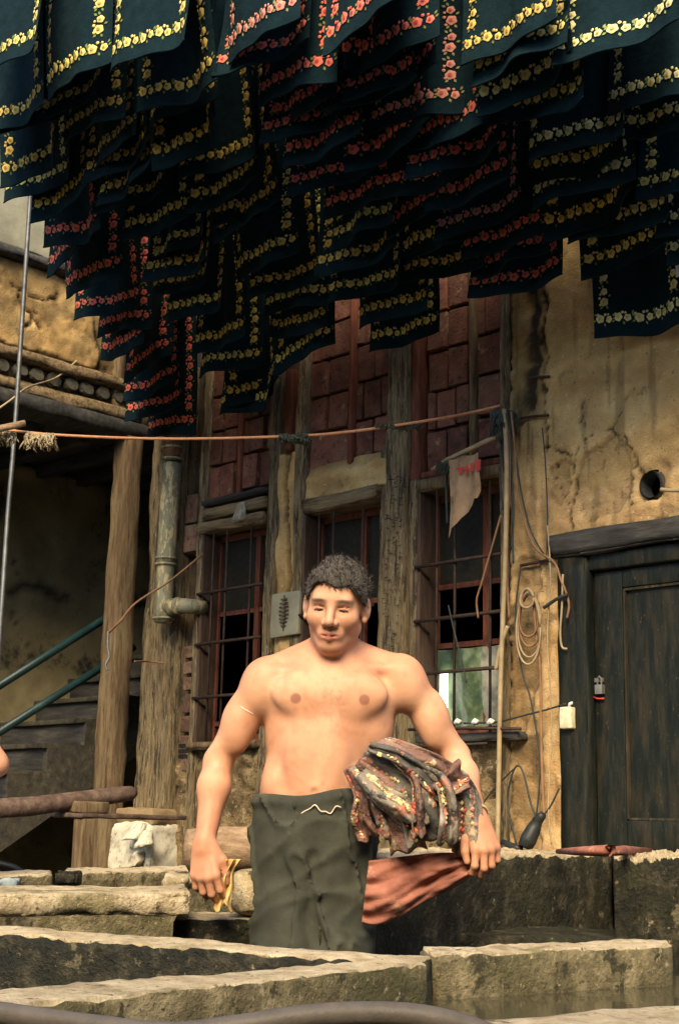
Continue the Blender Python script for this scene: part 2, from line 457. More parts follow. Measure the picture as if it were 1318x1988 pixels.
M['curtain'] = surf('white_curtain', [(.35, (.07, .07, .055)), (.65, (.34, .34, .27))], 9, rough=.9, bump=.3)
M['tube'] = flat('glowing_white', (1, .97, .82), .4, em=1.6)  # white with emission, for the strip in the third window
M['ground'] = surf('wet_courtyard_floor', [(.3, (.02, .019, .015)), (.6, (.06, .055, .042)), (.8, (.11, .10, .075))], 3, rough=.5, bump=.7, bscale=25, coords='World')
def water_mat():
    m, nt, bs = ntree('murky_water')
    bs.inputs['Base Color'].default_value = (.045, .042, .024, 1)
    bs.inputs['Roughness'].default_value = .07
    nz = nt.nodes.new('ShaderNodeTexNoise'); nz.inputs['Scale'].default_value = 9; nz.inputs['Detail'].default_value = 2
    g = nt.nodes.new('ShaderNodeNewGeometry'); nt.links.new(g.outputs['Position'], nz.inputs['Vector'])
    bp = nt.nodes.new('ShaderNodeBump'); bp.inputs['Strength'].default_value = .15; bp.inputs['Distance'].default_value = .01
    nt.links.new(nz.outputs[0], bp.inputs['Height']); nt.links.new(bp.outputs[0], bs.inputs['Normal'])
    return m
M['water'] = water_mat()
def skin_mat():
    m, nt, bs = ntree('skin')
    at = nt.nodes.new('ShaderNodeVertexColor'); at.layer_name = 'Col'
    nz = nt.nodes.new('ShaderNodeTexNoise'); nz.inputs['Scale'].default_value = 16; nz.inputs['Detail'].default_value = 6
    tc = nt.nodes.new('ShaderNodeTexCoord'); nt.links.new(tc.outputs['Object'], nz.inputs['Vector'])
    rp = _ramp(nt, [(.3, (.86, .80, .78)), (.7, (1, 1, 1))]); nt.links.new(nz.outputs[0], rp.inputs[0])
    nt.links.new(_mixc(nt, 1.0, at.outputs[0], rp.outputs[0], 'MULTIPLY'), bs.inputs['Base Color'])
    rr_ = _ramp(nt, [(.35, (.46, .46, .46)), (.65, (.68, .68, .68))]); nt.links.new(nz.outputs[0], rr_.inputs[0]); nt.links.new(rr_.outputs[0], bs.inputs['Roughness'])
    bs.inputs['Specular IOR Level'].default_value = .35
    bs.inputs['Subsurface Weight'].default_value = .08
    bs.inputs['Subsurface Radius'].default_value = (.02, .008, .004)
    bs.inputs['Subsurface Scale'].default_value = .5
    n2 = nt.nodes.new('ShaderNodeTexNoise'); n2.inputs['Scale'].default_value = 140; n2.inputs['Detail'].default_value = 3
    nt.links.new(tc.outputs['Object'], n2.inputs['Vector'])
    bp = nt.nodes.new('ShaderNodeBump'); bp.inputs['Strength'].default_value = .22; bp.inputs['Distance'].default_value = .002
    nt.links.new(n2.outputs[0], bp.inputs['Height']); nt.links.new(bp.outputs[0], bs.inputs['Normal'])
    return m
M['skin'] = skin_mat()
M['hair'] = surf('dark_hair', [(.3, (.025, .021, .018)), (.7, (.085, .072, .06))], 60, rough=.6, bump=1, bscale=160, bdist=.006)
M['trousers'] = surf('olive_trousers', [(.3, (.022, .024, .018)), (.55, (.04, .042, .031)), (.8, (.07, .07, .052))], 7, rough=.95, bump=.5, bscale=180, bdist=.002, stains=((4, .56, .68, (.035, .042, .045)),))
M['eye'] = flat('eye_white', (.36, .31, .26), .25)
M['iris'] = flat('dark_iris', (.02, .012, .008), .2)
M['band'] = flat('string_band', (.55, .42, .2), .8)
M['string'] = flat('white_string', (.6, .52, .4), .8)
M['yellow_rag'] = surf('yellow_rag', [(.3, (.42, .25, .08)), (.6, (.62, .42, .17)), (.8, (.72, .55, .3))], 20, rough=.95, bump=.4, bscale=120)
M['blue_rag'] = surf('blue_grey_rag', [(.3, (.10, .14, .17)), (.7, (.3, .36, .38))], 20, rough=.95, bump=.4, bscale=120)
M['bundle'] = surf('grey_printed_cotton', [(.3, (.10, .088, .072)), (.5, (.21, .185, .15)), (.72, (.38, .33, .27))], 12, rough=.95, bump=.6, bscale=60, bdist=.01,
                   stains=((16, .55, .60, (.42, .17, .12)), (26, .57, .61, (.55, .42, .27)), (11, .56, .62, (.035, .03, .03))))
M['bundle_pink'] = surf('faded_pink_cotton', [(.3, (.10, .05, .04)), (.5, (.25, .14, .11)), (.72, (.42, .29, .23))], 9, rough=1.0, bump=1.0, bscale=45, bdist=.02, stains=((16, .57, .62, (.12, .09, .08)), (26, .59, .63, (.55, .42, .27))))
M['bundle_dark'] = surf('dark_printed_cotton', [(.3, (.04, .04, .038)), (.5, (.10, .095, .085)), (.72, (.22, .195, .165))], 9, rough=.95, bump=.6, bscale=60, bdist=.01, stains=((18, .58, .62, (.45, .20, .14)),))
M['red_cloth'] = surf('dusky_red_cloth', [(.3, (.15, .055, .04)), (.55, (.26, .10, .07)), (.8, (.36, .17, .12))], 9, rough=.9, bump=.5, bscale=120, stains=((16, .60, .66, (.40, .22, .15)),))
FL = {}
for k, a, b, g in (('yellow', (.60, .48, .14), (.38, .26, .06), (.13, .17, .035)),
                   ('gold', (.54, .38, .09), (.28, .17, .04), (.11, .11, .03)),
                   ('pale', (.60, .54, .26), (.46, .36, .11), (.20, .25, .07)),
                   ('red', (.66, .15, .10), (.38, .05, .04), (.16, .16, .045)),
                   ('pink', (.52, .22, .16), (.48, .08, .06), (.22, .20, .08))):  # pink: the red border with bright light put into its colour
    FL[k] = [flat(k + '_petal', a, .85), flat(k + '_heart', b, .85), flat(k + '_leaf', g, .85)]

M['glass'].node_tree.nodes['Principled BSDF'].inputs['Specular IOR Level'].default_value = .06
# ------------------------------------------------------------------ ground
g = add('ground', [(-60, -60, 0), (60, -60, 0), (60, 60, 0), (-60, 60, 0)], [(0, 1, 2, 3)], M['ground'], smooth_=False)
tag(g, 'dark wet stone floor of the courtyard', 'ground', kind='structure')

# the other sides of the narrow court, behind the viewer
mb = MB()
mb.box((-.2, -8.6, 0), (9.0, -8.3, 4.6)); mb.build('courtyard_wall', M['mud_plain'], None)['kind'] = 'structure'
mb = MB()
mb.box((8.6, -8.3, 0), (8.9, .5, 4.6)); mb.build('courtyard_wall', M['mud_plain'], None)['kind'] = 'structure'
# ------------------------------------------------------------------ the house with the three barred windows
H = thing('timber_framed_house', 'timber framed house with red brick infill, three barred windows and ochre plaster', 'house')
W1, W2, W3 = (.50, 1.00), (1.28, 1.78), (2.045, 2.54)
WT, WB = 2.505, 1.40
# dark rooms behind the openings
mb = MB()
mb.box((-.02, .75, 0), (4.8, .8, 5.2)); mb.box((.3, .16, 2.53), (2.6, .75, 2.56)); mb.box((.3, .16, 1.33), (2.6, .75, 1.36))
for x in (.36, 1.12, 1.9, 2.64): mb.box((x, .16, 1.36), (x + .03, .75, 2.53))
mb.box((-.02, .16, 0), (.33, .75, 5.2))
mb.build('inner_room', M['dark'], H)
# backing wall behind brick and plaster
mb = MB()
for x0, x1, z0, z1 in ((.33, 2.6, 2.52, 5.2), (.33, 2.6, 0, 1.39), (2.6, 2.98, 0, 5.2), (2.98, 3.86, 2.06, 5.2), (3.86, 4.8, 0, 5.2), (.33, .5, 1.39, 2.52), (1.0, 1.28, 1.39, 2.52), (1.78, 2.045, 1.39, 2.52), (2.54, 2.6, 1.39, 2.52)):
    mb.box((x0, .045, z0), (x1, .16, z1))
mb.build('mortar_bed', M['mortar'], H)

# bricks
brick_meshes = {}
def brick(x0, x1, z0, z1, y=0.0, m='brick'):
    key = (round(x1 - x0, 2), round(z1 - z0, 2), m)
    if key not in brick_meshes:
        w, h = x1 - x0, z1 - z0
        bm = bmesh.new()
        bmesh.ops.create_cube(bm, size=1)
        for v in bm.verts: v.co = Vector((v.co.x * w, v.co.y * .09, v.co.z * h))
        bmesh.ops.bevel(bm, geom=bm.edges[:], offset=.003, segments=1, affect='EDGES')
        for v in bm.verts: v.co += Vector((random.uniform(-.0025, .0025), random.uniform(-.002, .002), random.uniform(-.003, .003)))
        me = bpy.data.meshes.new('brick'); bm.to_mesh(me); bm.free()
        me.materials.append(M[m])
        brick_meshes[key] = me
    o = bpy.data.objects.new('brick', brick_meshes[key])
    COL.objects.link(o)
    o.parent = H
    o.location = ((x0 + x1) / 2, y + .05 + random.uniform(-.009, .007), (z0 + z1) / 2)
    o.rotation_euler = (random.uniform(-.03, .03), random.uniform(-.018, .018), random.uniform(-.04, .04))
def brick_bay(x0, x1, z0, z1, rh=.195, bw=.125, y=0.0):
    z = z0
    r = 0
    while z < z1:
        h = rh * random.choice((1, 1, .97, 1.03))
        x = x0 + (random.choice((0, .05)) if r % 2 else 0)
        if x > x0 + .03: brick(x0, x - .012, z, z + h - .016, y)
        while x < x1 - .03:
            w = min(bw * random.choice((1, 1, 1, 1.9)), x1 - x)
            if x1 - x - w < .04: w = x1 - x
            brick(x, x + round(w, 2) - .01, z, z + h - .016, y)
            x += w
        z += h
        r += 1
for x0, x1, z0 in ((.475, .725, 2.70), (.775, .995, 2.72), (1.285, 1.555, 2.73), (1.605, 1.845, 2.755), (2.075, 2.325, 2.605), (2.375, 2.535, 2.62)):
    brick_bay(x0, x1, z0, 3.75)
# worn hollow bricks stacked between the big post and the first window
z = 1.05
for k in range(9):
    h = random.choice((.085, .1, .12))
    brick(.345 + random.uniform(0, .015), .445 + random.uniform(-.012, .01), z, z + h - .02, .0, 'brick_pale'); z += h
z = 2.42
for h in (.16, .17): brick(.345, .45, z, z + h - .012, -.03, 'brick_pale'); z += h
# little hollow cells of the broken block
mb = MB()
for i in range(4):
    for j in range(3): mb.box((.352 + i * .022, -.006, 1.32 + j * .028), (.368 + i * .022, .01, 1.34 + j * .028))
mb.build('hollow_cell', M['dark'], H)

def post(name, x0, x1, z0, z1, m, y0=-.02, y1=.12, seed=0, amp=.006, chip=.02, **k):
    return rbox(name, (x0, y0, z0), (x1, y1, z1), m, H, seg=(.03, .05, .06), r=.012, amp=amp, freq=10, fv=(1.2, 1.2, .3), chip=chip, seed=seed, **k)
# uprights
post('big_post', .062, .325, .42, 3.5, M['wood_pale'], -.06, .14, 1, .012, .05)
post('jamb_post', .455, .505, .4, 3.6, M['wood_pale'], -.035, .1, 2)
post('upright', 1.0, 1.068, .3, 3.6, M['wood_pale'], -.03, .1, 3)
post('upright', 1.205, 1.282, .3, 3.6, M['wood_pale'], -.03, .1, 4)
post('upright', 1.782, 1.856, .3, 2.78, M['wood_pale'], -.012, .1, 5)
post('notched_post', 1.858, 1.985, .3, 3.7, M['wood_pale'], -.055, .1, 6, .007)
post('red_upright', 1.988, 2.04, 2.56, 3.7, M['wood_red'], -.025, .1, 7, .003, .005)
post('upright', 1.990, 2.046, .3, 2.57, M['wood_pale'], -.03, .1, 8)
post('corner_upright', 2.538, 2.562, .3, 3.7, M['wood_pale'], -.05, .08, 9, .003, .006)
post('stud', .732, .762, 2.66, 3.7, M['wood_red'], -.012, .07, 10, .003, .006)
post('stud', 1.565, 1.598, 2.72, 3.7, M['wood_red'], -.02, .07, 11, .003, .006)
post('stud', 2.335, 2.368, 2.58, 3.7, M['wood_brown'], -.02, .07, 12, .003, .006)
# adze notches on the notched post: short dark cuts
mb = MB()
rg = random.Random(5)
for k in range(150):
    x = rg.uniform(1.868, 1.972); z_ = rg.uniform(1.3, 2.62)
    a = rg.uniform(-.5, .5) if z_ > 2.05 else rg.uniform(-.25, .25)
    L = rg.uniform(.008, .022); t = rg.uniform(.0015, .0035)
    dx, dz = math.cos(a) * L, math.sin(a) * L
    y = -.0615
    mb.put([(x - dx, y, z_ - dz), (x, y - .001, z_ - t), (x + dx, y, z_ + dz), (x, y - .001, z_ + t)], [(0, 1, 2, 3)])
mb.build('adze_cuts', M['wood_dark'], H)
# infill between the twin uprights
def h_infill(P):
    n = fbm(np.stack([P[..., 0] * 14, P[..., 1] * 6, P[..., 0] * 0], -1), 5, 3)
    crack = [(1.135, 2.95), (1.125, 2.75), (1.14, 2.62), (1.128, 2.5), (1.16, 2.38), (1.172, 2.28), (1.165, 2.15), (1.13, 2.1)]
    d = seg_dist(P + (fbm(np.stack([P[..., 0] * 30, P[..., 1] * 30, P[..., 0] * 0], -1), 3, 9) * .012)[..., None], crack)
    gr = np.exp(-(d / .011) ** 2)
    h = .012 + n * .012 - gr * .04
    col = np.ones(P.shape[:-1] + (3,)) * (1.05 + .12 * n)[..., None] * (1 - .8 * gr)[..., None]
    return h, col
relief('plaster_infill', 'y', .0, 1.066, 1.207, .35, 2.86, .008, h_infill, M['plaster'], H)
post('red_brick_strip', 1.105, 1.165, 2.865, 3.3, M['wood_red'], -.02, .06, 14, .002, .004)
# carved tile with a leaf relief
cx0, cx1, cz0, cz1 = wx(525, 1190, -.05), wx(580, 1190, -.05), wz(550, 1237, -.05), wz(550, 1150, -.05)
t = hexa('carved_tile', [(cx0, -.052, cz0), (cx1, -.052, cz0 + .01), (cx1, -.028, cz0 + .01), (cx0, -.028, cz0), (cx0, -.047, cz1), (cx1, -.047, cz1), (cx1, -.028, cz1), (cx0, -.028, cz1)],
         M['grey_wash'], H, seg=.03, r=.004, amp=.002, seed=4)
mb = MB()
xc = (cx0 + cx1) / 2
for s in (-1, 1):
    for k in range(8):
        zc = cz0 + .045 + k * .019
        wl = .030 * math.sin(math.pi * (k + 1.2) / 10) + .006
        pts = [(xc + s * wl * (j / 6), -.0545 - .003 * math.sin(math.pi * j / 6), zc + .012 * math.sin(math.pi * .75 * j / 6)) for j in range(7)]
        mb.tube(pts, [.002, .0035, .004, .004, .004, .0035, .002], 5)
mb.tube([(xc, -.0545, cz0 + .03), (xc + .002, -.056, cz0 + .12), (xc, -.0545, cz0 + .21)], .003, 5)
mb.build('leaf_relief', M['mortar'], t, True)

# lintels and boards
def beam(name, x0, x1, z0, z1, m, y0=-.04, y1=.1, tilt=0.0, seed=0, amp=.006, chip=.025):
    return hexa(name, [(x0, y0, z0), (x1, y0, z0 + tilt), (x1, y1, z0 + tilt), (x0, y1, z0), (x0, y0, z1), (x1, y0, z1 + tilt), (x1, y1, z1 + tilt), (x0, y1, z1)],
                m, H, seg=(.04, .05, .02), r=.008, amp=amp, freq=10, fv=(.35, 1.3, 1.3), chip=chip, seed=seed)
beam('lintel', .47, 1.0, 2.505, 2.565, M['wood_pale_h'], -.045, .1, 0, 21)
beam('board', .475, 1.0, 2.58, 2.64, M['wood_pale_h'], -.03, .06, .012, 22)
beam('dark_board', .48, 1.0, 2.655, 2.69, M['wood_dark'], -.035, .06, .012, 23)
beam('lintel', 1.282, 1.80, 2.505, 2.575, M['wood_pale_h'], -.05, .1, 0, 24, .008, .04)
def h_band(P):
    n = fbm(np.stack([P[..., 0] * 9, P[..., 1] * 16, P[..., 0] * 0 + 2], -1), 5, 23)
    top = smooth(2.74, 2.69, P[..., 1] + .03 * n)
    return .022 * top + n * .010, np.ones(P.shape[:-1] + (3,)) * (1.0 + .15 * n - .35 * (1 - top))[..., None]
relief('mortar_band', 'y', .0, 1.284, 1.856, 2.572, 2.76, .008, h_band, M['plaster'], H)
beam('lintel', 2.04, 2.545, 2.50, 2.56, M['wood_brown'], -.045, .1, 0, 26)
beam('board', 2.05, 2.54, 2.565, 2.60, M['wood_red'], -.02, .08, 0, 27, .003, .01)
# a lump of mortar on the first lintel
lp = on_y(465, 1000, -.05)
hexa('mortar_lump', [(lp[0] - .06, -.07, lp[2] - .03), (lp[0] + .06, -.07, lp[2] - .03), (lp[0] + .06, -.03, lp[2] - .03), (lp[0] - .06, -.03, lp[2] - .03),
                     (lp[0] - .012, -.06, lp[2] + .07), (lp[0] + .02, -.06, lp[2] + .07), (lp[0] + .02, -.03, lp[2] + .07), (lp[0] - .012, -.03, lp[2] + .07)],
     M['white_wash'], H, seg=.02, r=.01, amp=.01, chip=.01, seed=9)

# windows: casement frame with glazing bars, panes, deep jambs and an iron grille
def window(x0, x1, label, mull, rail_z, bars, hb):
    w = MB()
    y0, y1 = .085, .115
    for a, b, c, d in ((x0 + .001, x0 + .032, WB, WT), (x1 - .032, x1 - .001, WB, WT), (x0 + .032, x1 - .032, WT - .035, WT), (x0 + .032, x1 - .032, WB, WB + .04)):
        w.box((a, y0, c), (b, y1, d))
    o = w.build('window', M['wood_red'], H)
    o['label'] = label
    m = MB(); m.box((mull - .017, y0 - .006, WB + .04), (mull + .017, y1 - .006, WT - .035)); m.build('mullion', M['wood_red'], o)
    for z_ in rail_z:
        for xa, xb in ((x0 + .032, mull - .017), (mull + .017, x1 - .032)):
            m = MB(); m.box((xa, y0 - .003, z_ - .012), (xb, y1 - .008, z_ + .012)); m.build('glazing_rail', M['wood_red'], o)
    zs = [WB + .04] + list(rail_z) + [WT - .035]
    for xa, xb in ((x0 + .032, mull - .017), (mull + .017, x1 - .032)):
        for za, zb in zip(zs[:-1], zs[1:]):
            m = MB(); m.box((xa, .098, za), (xb, .102, zb)); m.build('pane', M['glass'], o)
    # jamb boards of the reveal
    rbox('reveal', (x0 - .004, -.028, WB - .01), (x0 + .018, .085, WT - .002), M['wood_jamb'], o, seg=(.02, .04, .08), r=.004, amp=.002, fv=(1, 1, .3))
    for bx_ in bars:
        m = MB(); m.tube([(bx_, -.03, WB - .02), (bx_ + .002, -.03, (WB + WT) / 2), (bx_, -.03, WT - .01)], .0065, 7); m.build('bar', M['iron'], o, True)
    for z_ in hb:
        m = MB()
        m.tube([(x0 - .0, -.044, z_ - .004), ((x0 + x1) / 2, -.044, z_), (x1 + .01, -.044, z_ + .002)], .0085, 6)
        m.tube([(x0 + .005, -.044, z_ - .004), (x0 + .02, -.01, z_ - .03), (x0 + .025, .03, z_ - .05)], .006, 6)
        m.build('cross_bar', M['iron'], o, True)
    return o
window(W1[0], W1[1], 'first barred window left of the man', .835, (2.08, 1.50), (.60, .71, .90), (2.18, 1.91, 1.63))
window(W2[0], W2[1], 'middle barred window behind the head of the man', 1.60, (2.05, 1.55), (1.40, 1.50, 1.70), (2.0, 1.7))
win3 = window(W3[0], W3[1], 'barred window right of the man with a rag', 2.36, (2.07, 1.80), (2.165, 2.27, 2.47), (2.155, 1.905, 1.665))
# plastic sheet, curtain and glowing white strip low in the third window
mb = MB()
n = 18
for i in range(n + 1):
    for j in range(9):
        x = 2.08 + .44 * i / n; z_ = 1.43 + .35 * j / 8
        mb.v.append((x, .070 + .010 * math.sin(i * 1.3 + j * .5) + .006 * math.sin(j * 1.7), z_))
for i in range(n):
    for j in range(8): mb.f.append((i * 9 + j, (i + 1) * 9 + j, (i + 1) * 9 + j + 1, i * 9 + j + 1)); mb.i.append(0 if i < 11 else 1)
mb.build('plastic_sheet', [M['green_sheet'], M['curtain']], win3, True)
mb = MB(); tx = wx(860, 1360, .04); mb.box((tx - .016, .035, 1.43), (tx + .018, .05, 1.68)); mb.build('glowing_strip', M['tube'], win3)
# sill with rusty rods and insulators
o = beam('window_sill', 2.08, 2.66, 1.355, 1.395, M['wood_dark'], -.075, .06, 0, 31)
mb = MB(); mb.tube([(2.06, -.09, 1.415), (2.4, -.092, 1.412), (2.68, -.09, 1.40)], .007, 6); mb.tube([(2.1, -.085, 1.34), (2.5, -.085, 1.345)], .006, 6); mb.build('rod', M['iron'], o, True)
for px in (888, 922, 952):
    p = on_y(px, 1405, -.09)
    mb = MB(); mb.tube([p + (-.012, 0, 0), p + (.0, 0, .012), p + (.014, 0, .004)], .012, 7); mb.build('insulator', M['white'], o, True)
beam('window_sill', .47, 1.02, 1.36, 1.40, M['wood_brown'], -.06, .06, 0, 32)
beam('window_sill', 1.27, 1.80, 1.36, 1.40, M['wood_brown'], -.06, .06, 0, 33)

# rough mud wall below the windows
def h_mud(P):
    n = fbm(np.stack([P[..., 0] * 7, P[..., 1] * 7, P[..., 0] * 0], -1), 6, 41, .6)
    r = 1 - np.abs(fbm(np.stack([P[..., 0] * 5, P[..., 1] * 4, P[..., 0] * 0 + 3], -1), 4, 47))
    return n * .016 - .025 * smooth(.9, .99, r), np.ones(P.shape[:-1] + (3,)) * (1.0 + .35 * n - .5 * smooth(.86, .98, r))[..., None]
relief('mud_wall', 'y', .0, .325, 2.56, 0, 1.37, .016, h_mud, M['mud'], H)

# ochre plaster to the right, with cracks, gouges and the door opening
def wp(*pts): return [(float(on_y(a, b)[0]), float(on_y(a, b)[2])) for a, b in pts]
CR = [(wp((1060, 868), (1085, 872), (1112, 885), (1132, 862), (1150, 846)), .005), (wp((1178, 838), (1198, 842), (1216, 850), (1228, 872), (1240, 905), (1262, 930)), .007),
      (wp((1228, 768), (1218, 790)), .006), (wp((1218, 790), (1205, 815), (1190, 845)), .0025), (wp((1140, 780), (1128, 815), (1135, 830)), .004),
      (wp((1118, 895), (1122, 950), (1112, 1000), (1120, 1035)), .008), (wp((1062, 690), (1058, 750), (1064, 800), (1062, 850), (1068, 880)), .007),
      (wp((1052, 520), (1060, 590), (1054, 660), (1062, 690)), .013), (wp((1240, 905), (1225, 950), (1232, 985)), .003), (wp((1085, 885), (1080, 935), (1095, 965), (1110, 985)), .004),
      (wp((1130, 1040), (1180, 1030), (1250, 1015), (1318, 1000)), .004)]
PEEL = [wp((1075, 905), (1100, 890), (1112, 900), (1110, 960), (1090, 985), (1075, 970)), wp((1135, 880), (1200, 848), (1225, 880), (1235, 960), (1200, 1000), (1140, 1010), (1120, 950)),
        wp((995, 560), (1045, 560), (1050, 720), (1040, 800), (1000, 830), (995, 760)), wp((1010, 1090), (1050, 1085), (1048, 1250), (1055, 1330), (1020, 1420), (1000, 1420), (1000, 1200)),
        wp((1000, 1430), (1060, 1430), (1050, 1540), (1060, 1680), (1000, 1680))]
HOLE = on_y(1270, 943)
def h_pl(P):
    Q = np.stack([P[..., 0], P[..., 1], P[..., 0] * 0], -1)
    n1 = fbm(Q * 2.2, 3, 51); n2 = fbm(Q * 12, 4, 57, .6); n3 = fbm(Q * 40, 2, 59)
    W = P + np.stack([fbm(Q * 22, 3, 61), fbm(Q * 22, 3, 62)], -1) * .014
    h = .018 + n1 * .008 + n2 * .0028 + n3 * .0022
    c = 1 + .10 * n1 + .10 * n2
    red = np.zeros_like(c)
    for pts, wd in CR:
        d = seg_dist(W, pts)
        gfl = np.exp(-(d / wd) ** 2)
        gfl = np.exp(-(d / (wd * .62)) ** 2)
        h = h - gfl * min(.03, .9 * wd + .008)
        c = c * (1 - .88 * gfl)
    for k, poly in enumerate(PEEL):
        sd = poly_sd(W, poly)
        mk = smooth(.008, -.004, sd)
        h = h - mk * (.012 + .010 * np.clip(n2 + .3, 0, 1)) + mk * n2 * .010
        c = c * (1 - mk * (.22 if k < 2 else .42) * (1 + .6 * n2))
        c = c * (1 - .35 * np.exp(-(sd / .006) ** 2))
    low = smooth(2.45, 2.38, P[..., 1] + .04 * n2 + .02 * n1)
    h = h + low * .004 * n2 + low * n3 * .002
    dh = np.hypot(P[..., 0] - HOLE[0], P[..., 1] - HOLE[2])
    h = h - .02 * np.exp(-(dh / .075) ** 4) + .012 * np.exp(-((dh - .085) / .02) ** 2) * n2
    strk = fbm(np.stack([P[..., 0] * 26, P[..., 1] * 2.2, P[..., 0] * 0], -1), 4, 67)
    soot = np.exp(-((P[..., 0] - 2.70 + .02 * n2) / .045) ** 2) * smooth(2.62, 2.95, P[..., 1] + .12 * n2)
    soot = np.maximum(soot, smooth(.15, .55, strk) * smooth(2.95, 2.2, P[..., 0] + .2 * n1) * .75)
    soot = np.maximum(soot, smooth(.35, .75, strk) * .35)
    dark = np.clip(soot, 0, .86)
    col = np.stack([c, c * (1 - .03 * low), c * (1 + .06 * low)], -1) * (1 - dark)[..., None]
    return h, np.clip(col, .05, 1.6)
DX0, DX1, DZ = 2.905, 3.90, 2.17
def pl_cut(Cn):
    d = (Cn[..., 0] > DX0) & (Cn[..., 0] < DX1) & (Cn[..., 1] < DZ)
    hl = np.hypot((Cn[..., 0] - HOLE[0]) / .052, (Cn[..., 1] - HOLE[2]) / .062) < 1
    return d | hl
relief('ochre_plaster', 'y', .0, 2.562, 4.8, 0, 5.2, .0115, h_pl, M['plaster'], H, pl_cut)
mb = MB()
mb.tube([(HOLE[0] + .02, .12, HOLE[2]), (HOLE[0] + .005, .02, HOLE[2]), (HOLE[0], -.03, HOLE[2] - .004)], .057, 20, caps=False)
mb.tube([(HOLE[0] + .02, .12, HOLE[2]), (HOLE[0] + .005, .02, HOLE[2]), (HOLE[0], -.032, HOLE[2] - .004)], .050, 20, caps=False)
mb.build('stove_pipe_hole', M['steel'], H, True)
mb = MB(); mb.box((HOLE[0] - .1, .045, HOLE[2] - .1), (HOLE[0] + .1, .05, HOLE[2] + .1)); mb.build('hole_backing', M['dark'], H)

# door: lintel, thick frame, panelled leaf with padlock
beam('door_lintel', 2.80, 4.05, 2.105, 2.20, M['wood_dark'], -.07, .1, .0, 41, .010, .05)
rbox('door_frame', (2.843, -.055, 0), (2.985, .09, 2.104), M['door'], H, seg=(.03, .04, .07), r=.008, amp=.004, fv=(1, 1, .3), chip=.02, seed=42)
rbox('door_frame', (3.74, -.055, 0), (3.88, .09, 2.104), M['door'], H, seg=(.03, .04, .07), r=.008, amp=.004, fv=(1, 1, .3), chip=.02, seed=43)
rbox('door_frame', (2.986, -.03, 2.035), (3.739, .09, 2.104), M['door'], H, seg=(.05, .04, .03), r=.008, amp=.003, seed=44)
dr = rbox('door', (2.988, .02, .02), (3.737, .06, 2.034), M['door'], H, seg=(.06, .03, .08), r=.004, amp=.0025, freq=5, seed=45)
dr['label'] = 'dark green weathered wooden door leaf'
for (a, b, c, d) in ((2.99, 3.125, .03, 2.03), (3.60, 3.735, .03, 2.03), (3.126, 3.599, 1.955, 2.03), (3.126, 3.599, .93, 1.04), (3.126, 3.599, .03, .16)):
    rbox('door_rail', (a, -.002, c), (b, .03, d), M['door'], dr, seg=.06, r=.004, amp=.002, freq=5, seed=int(a * 100 + c * 10))
mb = MB()
mb.box((3.1255, .004, 1.045), (3.134, .018, 1.952)); mb.box((3.134, .004, 1.0405), (3.595, .018, 1.05)); mb.box((3.134, .004, 1.944), (3.595, .018, 1.9535))
mb.build('panel_moulding', M['door_edge'], dr)
pp = on_y(1160, 1325, -.03)
mb = MB()
mb.box((pp[0] - .016, -.03, pp[2] - .045), (pp[0] + .018, -.008, pp[2] - .008))
mb.tube([(pp[0] - .009, -.02, pp[2] - .01), (pp[0] - .009, -.02, pp[2] + .016), (pp[0], -.02, pp[2] + .026), (pp[0] + .010, -.02, pp[2] + .016), (pp[0] + .010, -.02, pp[2] - .01)], .0035, 6)
mb.box((pp[0] - .03, -.012, pp[2] + .004), (pp[0] + .012, -.004, pp[2] + .02))
mb.build('padlock', M['metal'], dr)
mb = MB(); q = on_y(1160, 1355, -.012)
mb.tube([q + (-.02, 0, .004), q + (0, -.004, -.003), q + (.03, 0, -.004)], .004, 5); mb.build('red_string', M['red'], dr, True)

# switch box
b0 = on_y(1100, 1395, -.07)
o = rbox('switch_box', (b0[0] - .028, -.085, b0[2] - .04), (b0[0] + .03, -.04, b0[2] + .045), M['box'], None, seg=.03, r=.005, amp=.0005)
tag(o, 'small cream electrical box on the door frame', 'switch box')
mb = MB(); mb.tube([(b0[0] + .005, -.06, b0[2] + .045), (b0[0] + .008, -.06, b0[2] + .06), (b0[0] + .02, -.06, b0[2] + .062)], .007, 6); mb.build('cable_gland', M['white'], o, True)

# ------------------------------------------------------------------ left wing: overhanging upper floor, passage and stair
G = thing('overhanging_wing', 'upper storey wing with peeling plaster and beams above the dark stair passage', 'building wing')
zl = lambda py: float(on_x(0, py)[2])
ZA, ZB, ZC, ZD, ZE, ZF = zl(786), zl(755), zl(726), zl(690), zl(668), zl(492)
def wbeam(name, z0, z1, m, x0=-.1, x1=.03, ya=-2.6, yb=.0, seed=0, chip=.03, amp=.008):
    return rbox(name, (x0, ya, z0), (x1, yb, z1), m, G, seg=(.05, .05, .03), r=.012, amp=amp, freq=9, fv=(1.3, .35, 1.3), chip=chip, seed=seed)
wbeam('main_beam', ZA, ZB - .002, M['wood_dark'], -.14, .045, seed=51)
wbeam('plank', ZB, ZC - .005, M['wood_pale_h'], -.1, .02, -2.6, -.12, 52)
wbeam('upper_beam', ZD, ZE, M['wood_pale_h'], -.1, .035, -2.6, -.10, 53)
mb = MB(); mb.box((-.12, -2.6, ZC - .01), (-.06, 0, 5.2)); mb.box((-.12, -2.6, ZC - .01), (-.03, 0, ZD)); mb.build('inner_wall', M['mortar'], G)
for k in range(17):
    y = -.16 - k * .108 + random.uniform(-.008, .008)
    rr = random.uniform(.038, .046)
    zc = (ZC + ZD) / 2
    v, f = tube_vf([(-.1, y, zc), (-.03, y, zc), (.004 + random.uniform(-.010, .006), y, zc), (.013, y, zc + .002)], [rr, rr, rr * .99, rr * .93], 11, True, .14, k)
    add('joist_end', v, f, M['wood_stair'], G, False)
